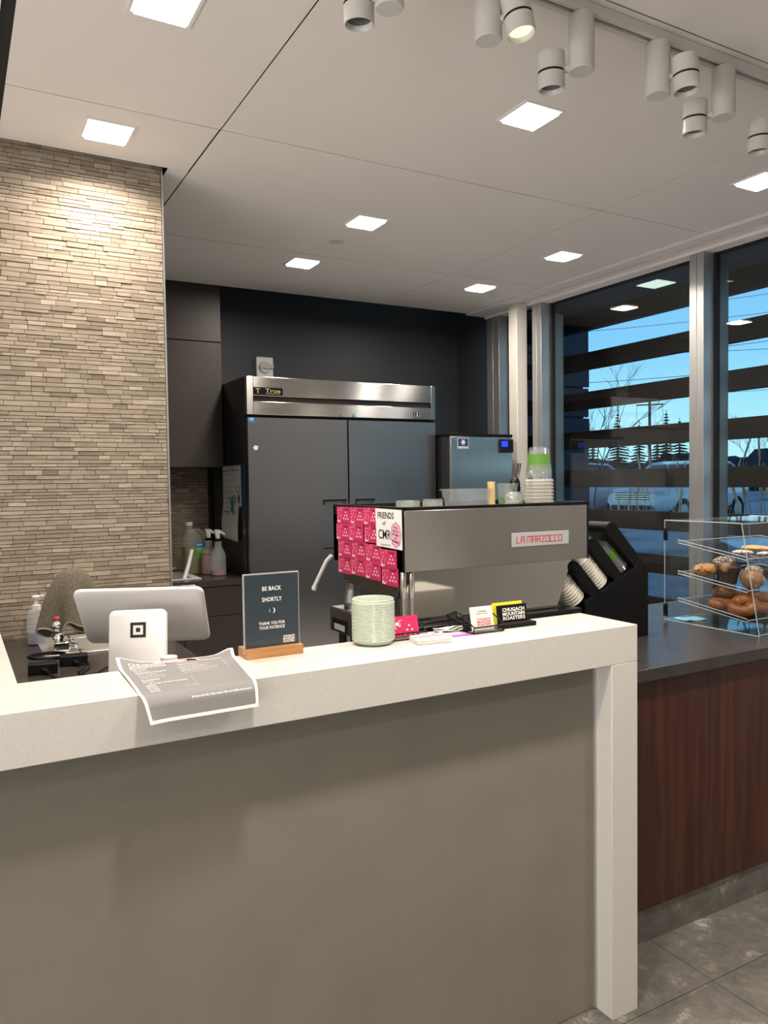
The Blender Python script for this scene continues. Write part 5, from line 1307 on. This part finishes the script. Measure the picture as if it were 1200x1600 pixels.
def bare(x, y, h, label, seed, grp='distant bare trees', z0=.2, depth=6):
    rnd = random.Random(seed); m = MB()
    def br(p, d, L, r, lv):
        q = p + d*L; mid = (p+q)/2+Vector((rnd.uniform(-1,1), rnd.uniform(-1,1), rnd.uniform(-.3,.3)))*L*.05
        m.tube([p, mid, q], r, 4, lambda t: 1-.35*t)
        if lv <= 0: return
        for k in range(rnd.choice((2, 3, 3))):
            nd_ = (d + Vector((rnd.uniform(-1,1), rnd.uniform(-1,1), rnd.uniform(-.15,.7)))*.62).normalized(); br(p+d*L*rnd.uniform(.55, 1), nd_, L*rnd.uniform(.55,.8), r*.6, lv-1)
    br(Vector((x, y, z0)), Vector((rnd.uniform(-.08,.08), rnd.uniform(-.08,.08), 1)).normalized(), h*.36, h*.0065, depth-1)
    return tag(m.build('bare_tree', M['bark'], smooth=False), label, 'bare tree', grp)
for k, (x, y, h, L) in enumerate(((44.0, 45.3, 5.2, 'dense dark spruce nearest the navy screen, beside the bare bush'), (45.16, 43.82, 6.5, 'tall spruce silhouette left of the utility pole'), (46.6, 43.0, 5.6, 'small spruce silhouette just left of the utility pole'), (47.83, 42.32, 5.6, 'slim spruce silhouette right of the utility pole'), (48.45, 42.0, 6.5, 'tallest slim spruce silhouette right of the utility pole'), (49.34, 41.48, 5.9, 'spruce silhouette closest to the window mullion'))):
    spruce(x, y, h, L, 40+k)
for k, (x, y, h, L) in enumerate(((27.5, 28.2, 5.4, 'bare bushy tree beside the navy screen'), (46.0, 42.3, 6.2, 'bare thin tree left of the utility pole'), (53.0, 38.3, 6.0, 'bare tree seen in the right window, left one'), (54.0, 36.8, 5.8, 'bare tree seen in the right window, middle one'), (55.0, 35.4, 6.2, 'bare tree seen in the right window, right one'))):
    bare(x, y, h, L, 60+k)
bare(12.0, 12.3, 4.4, 'nearer bare tree with crossing branches high beside the screen', 77, 'near bare trees', z0=.1, depth=6)
m = MB(); rnd = random.Random(6)
for k in range(260):
    x = 62+rnd.random()*10; y = -5+rnd.random()*85; s = 1.1+rnd.random()*1.5
    m.ball((x, y, s*.6), (s*1.4, s*1.4, s), 7, 5, lambda d: 1+.2*math.sin(9*d.x+k)*math.cos(7*d.z+k))
tag(m.build('tree_line', M['brush_far'], smooth=False), 'dark blurred line of far woodland behind the parking lot', 'woodland', kind='stuff')
# utility pole with wires
up_ = thing('utility_pole', (47.34, 42.63, .2), 'utility pole with crossarm among the distant trees', 'utility pole')
m = MB(); m.cyl((47.34, 42.63, 0), (47.34, 42.63, 7.4), .13, .10, 10); m.build('pole', M['bark'], up_)
m = MB(); m.obox((47.34, 42.63, 7.1), [(.67,-.74,0),(.74,.67,0),(0,0,1)], (2.0,.10,.10)); m.build('crossarm', M['bark'], up_, smooth=False)
m = MB()
for s in (-1, 1): m.tube([(47.34+s*.9*.67, 42.63-s*.9*.74, 7.1), (47.34+s*1.0*.67, 42.63-s*1.0*.74, 6.2), (47.34+s*.6*.67, 42.63-s*.6*.74, 5.6)], .02, 4)
m.build('hanging_loops', M['bark'], up_)
for k, (z1, z2, D) in enumerate(((8.8, 7.9, 40), (9.8, 10.8, 42), (7.4, 8.8, 38), (6.2, 7.1, 36), (12.6, 13.8, 44), (11.3, 12.5, 45), (6.9, 7.0, 47))):
    a = V(.60*D, .95*D, z1); b = V(1.06*D, .42*D, z2); m = MB()
    m.tube([a.lerp(b, t_/10)-V(0,0,.5*math.sin(PI*t_/10)) for t_ in range(11)], .012, 4)
    tag(m.build('power_line', M['gasket']), 'thin overhead wire in the sky behind the louvres, ' + ('fifth from top', 'fourth from top', 'sixth from top', 'lowest', 'highest', 'second from top', 'second lowest')[k], 'wire', 'overhead wires in the sky')
